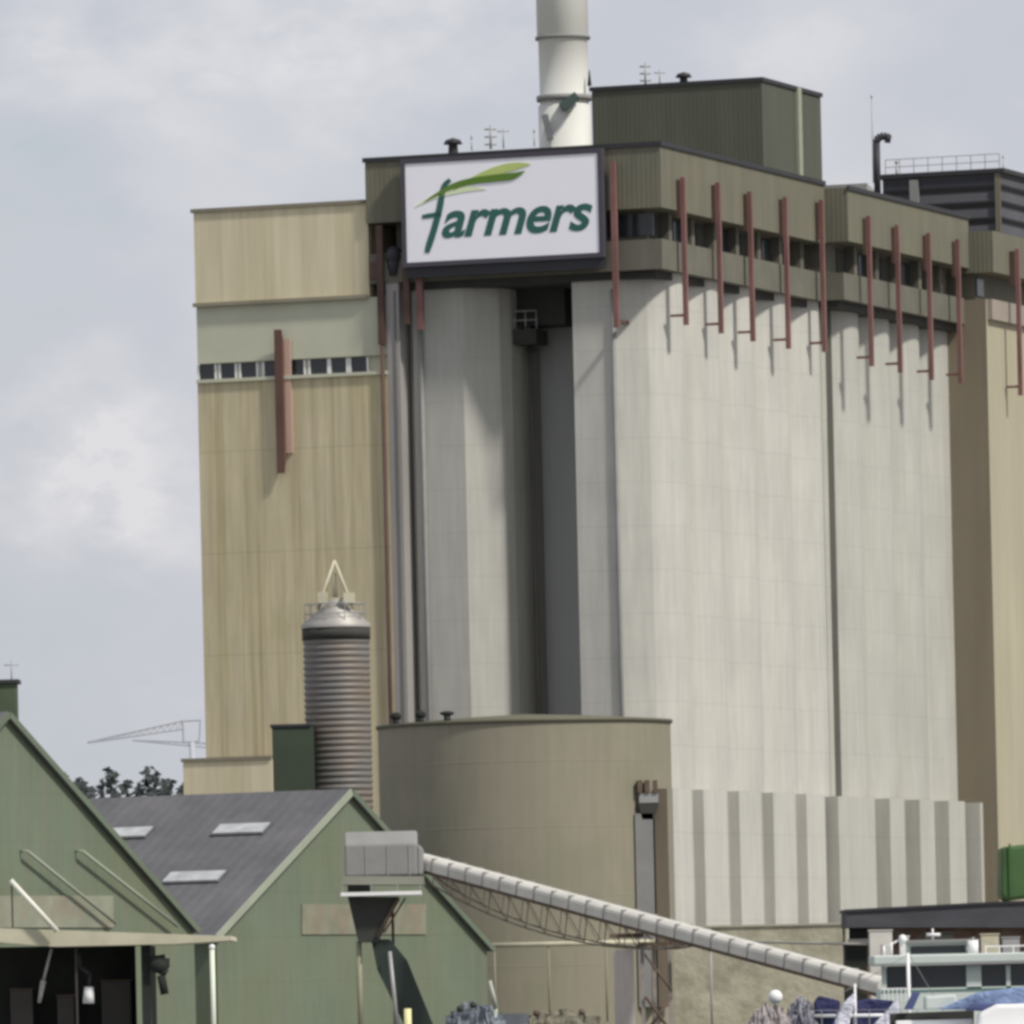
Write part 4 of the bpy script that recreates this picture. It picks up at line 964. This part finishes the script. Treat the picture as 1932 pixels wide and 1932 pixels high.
m = MB(); vb(m, 1664, 2150, 1869, 1872, dw - .03, .028); m.build('rubbing_strip', mat('strip_green', (.10, .20, .17), .6, .1), fb)
m = MB(); vb(m, 1640, 2168, 1821.2, 1824, dw - .30, .28); m.build('visor', M_steel, fb)
m = MB()
for x in range(1668, 1716, 8): p = at(x, 1866, dw - .5); m.tube(V0(p, 3.2), p, .018, n=5)
m.tube(at(1664, 1866, dw - .5), at(1716, 1865, dw - .5), .02, n=5); m.build('bow_railing', M_hull, fb)
m = MB(); p = at(1760, 1776, dw + 1); m.tube(p, V0(p, at(1760, 1752, dw + 1).z), .03, n=6); m.tube(at(1748, 1764, dw + 1), at(1774, 1763.6, dw + 1), .05, n=6); m.build('radar', M_hull, fb)
m = MB(); m.tube(at(1836, 1802, dw + 2), at(1836, 1768, dw + 2), .03, n=6); m.tube(at(1836, 1769, dw + 2), at(1932, 1800, dw + 2), .012, n=4); m.tube(at(1836, 1769, dw + 2), at(1760, 1800, dw + 2), .012, n=4); m.build('aerial_mast', M_steel, fb)
# yachts
def yacht(x0, x1, d, label, zdeck):
    root = thing('sailing_yacht', label, 'boat', ((at(x0, 1900, d).x + at(x1, 1900, d).x) / 2, d, 0), 'yachts moored in the foreground')
    a_, b_ = at(x0, 1900, d).x, at(x1, 1900, d).x
    hull(MB(), a_, b_, d, 2.6, zdeck).build('hull', M_hull, root); return root
y1 = yacht(1400, 1760, 236, 'white yacht with navy sail covers below the conveyor end', 1.9)
def sheet(pts, d, dep, mt, name, root, bev=.06):
    m = MB(); m.prism([at(x, y, d) for x, y in pts], (0, dep, 0)); return m.build(name, mt, root, bevel=bev)
sheet([(1535, 1893), (1545, 1878), (1586, 1888), (1584, 1915), (1540, 1918)], 235.5, .5, M_navy, 'sail_cover', y1)
sheet([(1570, 1975), (1576, 1925), (1592, 1892), (1612, 1873), (1614, 1890), (1604, 1925), (1600, 1975)], 235.2, .35, M_lil, 'furled_sail', y1)
sheet([(1608, 1932), (1612, 1890), (1640, 1884), (1688, 1888), (1668, 1915), (1636, 1942)], 235.8, .4, M_navy, 'sail_cover', y1)
sheet([(1628, 1975), (1650, 1932), (1676, 1905), (1694, 1886), (1697, 1905), (1684, 1935), (1676, 1975)], 235.1, .35, M_lil, 'furled_sail', y1)
sheet([(1480, 1990), (1485, 1925), (1530, 1906), (1720, 1926), (1740, 1990)], 236.0, 1.6, M_dblue, 'cabin_cover', y1)
m = MB(); p = at(1716, 1935, 235.6); m.tube(V0(p, 1.5), V0(p, at(1715, 1798, 235.6).z), .045, n=8); m.build('mast', M_hull, y1)
m = MB(); p = at(1614, 1905, 235.6); m.tube(V0(p, 1.5), V0(p, at(1612, 1856, 235.6).z), .03, n=8); m.build('stanchion', M_hull, y1)
m = MB(); m.tube(at(1715, 1800, 235.6), at(1500, 1925, 235.8), .012, n=4); m.tube(at(1715, 1800, 235.6), at(1790, 1925, 235.8), .012, n=4); m.build('rigging', M_steel, y1)
m = MB(); m.tube(at(1536, 1917, 235.5), at(1720, 1915, 235.5), .045, n=8); m.build('boom', M_hull, y1)
m = MB()
for x in range(1490, 1740, 30): p = at(x, 1906, 234.6); m.tube(V0(p, 1.9), p, .013, n=5)
m.tube(at(1486, 1907, 234.6), at(1742, 1904, 234.6), .01, n=4); m.build('guard_rail', M_steel, y1)
y2 = yacht(1690, 2110, 228, 'white yacht under a light blue tarpaulin in the bottom right corner', 2.2)
sheet([(1770, 1905), (1800, 1892), (1848, 1872), (1932, 1862), (2060, 1868), (2080, 1905)], 228, .9, M_blue, 'tarpaulin', y2, .1)
sheet([(1818, 1906), (1838, 1891), (1880, 1893), (1858, 1908)], 227.8, .15, M_dblue, 'tarpaulin_fold', y2)
sheet([(1838, 1990), (1846, 1912), (1880, 1895), (1950, 1893), (2080, 1900), (2080, 1990)], 227.5, .7, M_hull, 'spray_hood', y2, .1)
sheet([(1745, 1906), (1745, 1880), (1804, 1876), (1808, 1904)], 228.3, .8, M_boatw, 'deck_box', y2)
sheet([(1680, 1990), (1680, 1912), (1838, 1906), (1838, 1990)], 229.4, .5, M_dark, 'cockpit', y2, .02)
sheet([(1690, 1990), (1690, 1926), (1836, 1922), (1836, 1990)], 228.6, .3, M_hull, 'coaming', y2, .03)
sheet([(1706, 1904), (1722, 1872), (1737, 1872), (1722, 1905)], 229.0, .2, M_dblue, 'windscreen', y2, .01)
# white ball fender on a post
fd = thing('float_ball', 'round white float ball on a thin pole left of the yachts', 'float', V0(at(1463, 1895, 240), 0))
m = MB(); m.sphere(at(1463, 1881, 240), .19, sub=3); m.build('ball', M_hull, fd); m = MB(); p = at(1463, 1890, 240); m.tube(V0(p, -.2), p, .03, n=6); m.build('pole', M_rust, fd)
# small work boat with gear in the middle
y3 = thing('work_boat', 'small dark cluttered work boat low at the bottom middle, white stub mast', 'boat', (at(960, 1900, 250).x, 250, 0))
hull(MB(), at(820, 1900, 250).x, at(1190, 1900, 250).x, 250.5, 2.6, 2.2).build('hull', mat('hull_dark', (.05, .055, .07), .6, .2), y3)
rng = random.Random(3)
def heap(name, x0, x1, ytop, d, mt, seed, amp=.35, par=None):
    rg = random.Random(seed); nx, ny = 30, 10; m = MB(); g_ = []
    for i in range(nx + 1):
        row = []
        for j in range(ny + 1):
            p = at(x0 + (x1 - x0) * i / nx, ytop, d); env = math.sin(PI * i / nx) ** .35 * math.sin(PI * j / ny) ** .6
            h = (p.z - 2.0) * env * (1 + rg.uniform(-amp, amp) * .8 * (.25 if env < .3 else 1) * .35)
            row.append(m.b.verts.new((p.x + rg.uniform(-.06, .06), d - .9 + 1.8 * j / ny + rg.uniform(-.06, .06), 2.0 + max(h, .02) * (1 if j else 0))))
        g_.append(row)
    for i in range(nx):
        for j in range(ny): m.b.faces.new((g_[i][j], g_[i + 1][j], g_[i + 1][j + 1], g_[i][j + 1]))
    return m.build(name, mt, par or y3)
heap('net_heap', 830, 965, 1893, 249.9, mat('net_blue', (.10, .115, .14), .95, .6, (5, 5, 5), blotch=(.30, .32, .34), bamt=.8, bsc=2.5), 4)
heap('net_heap', 950, 1175, 1908, 250.2, mat('net_olive', (.11, .105, .08), .95, .6, (5, 5, 5), blotch=(.26, .23, .17), bamt=.8, bsc=2.2), 9)
heap('gear_pile', 1405, 1500, 1898, 235.2, mat('gear_grey', (.24, .22, .22), .95, .5, (5, 5, 5), blotch=(.42, .36, .36), bamt=.8, bsc=2.5), 14, par=y1)
heap('gear_pile', 1478, 1545, 1886, 235.9, mat('gear_dark', (.13, .13, .16), .95, .5, (5, 5, 5), blotch=(.50, .50, .56), bamt=.7, bsc=2.5), 15, par=y1)
for x, y, c_ in ((868, 1903, 0), (893, 1896, 0), (1012, 1912, 1), (1098, 1909, 1)):
    m = MB(); m.sphere(at(x, y, 249.2), .1); m.build('buoy', M_dark if c_ == 0 else M_rust, y3)
m = MB(); vb(m, 842, 1000, 1915, 1990, 249.8, 1.4); m.build('cabin', mat('cabin_grey', (.14, .15, .17), .7, .2, (2, 2, 2)), y3)
m = MB(); m.tube(at(930, 1960, 249.5), at(936, 1902, 249.5), .06, .05, n=8); m.tube(at(936, 1902, 249.5), at(924, 1850, 249.5), .07, .05, n=8); m.build('mast', mat('mast_dull', (.40, .42, .36), .7, .1), y3)
m = MB(); m.tube(at(770, 1990, 300), at(769, 1903, 300), .14, .12, n=10); 
tag(m.build('bollard_post', mat('yellow_post', (.70, .66, .36), .7, .08)), 'short pale yellow post in front of the dark chute', 'post')
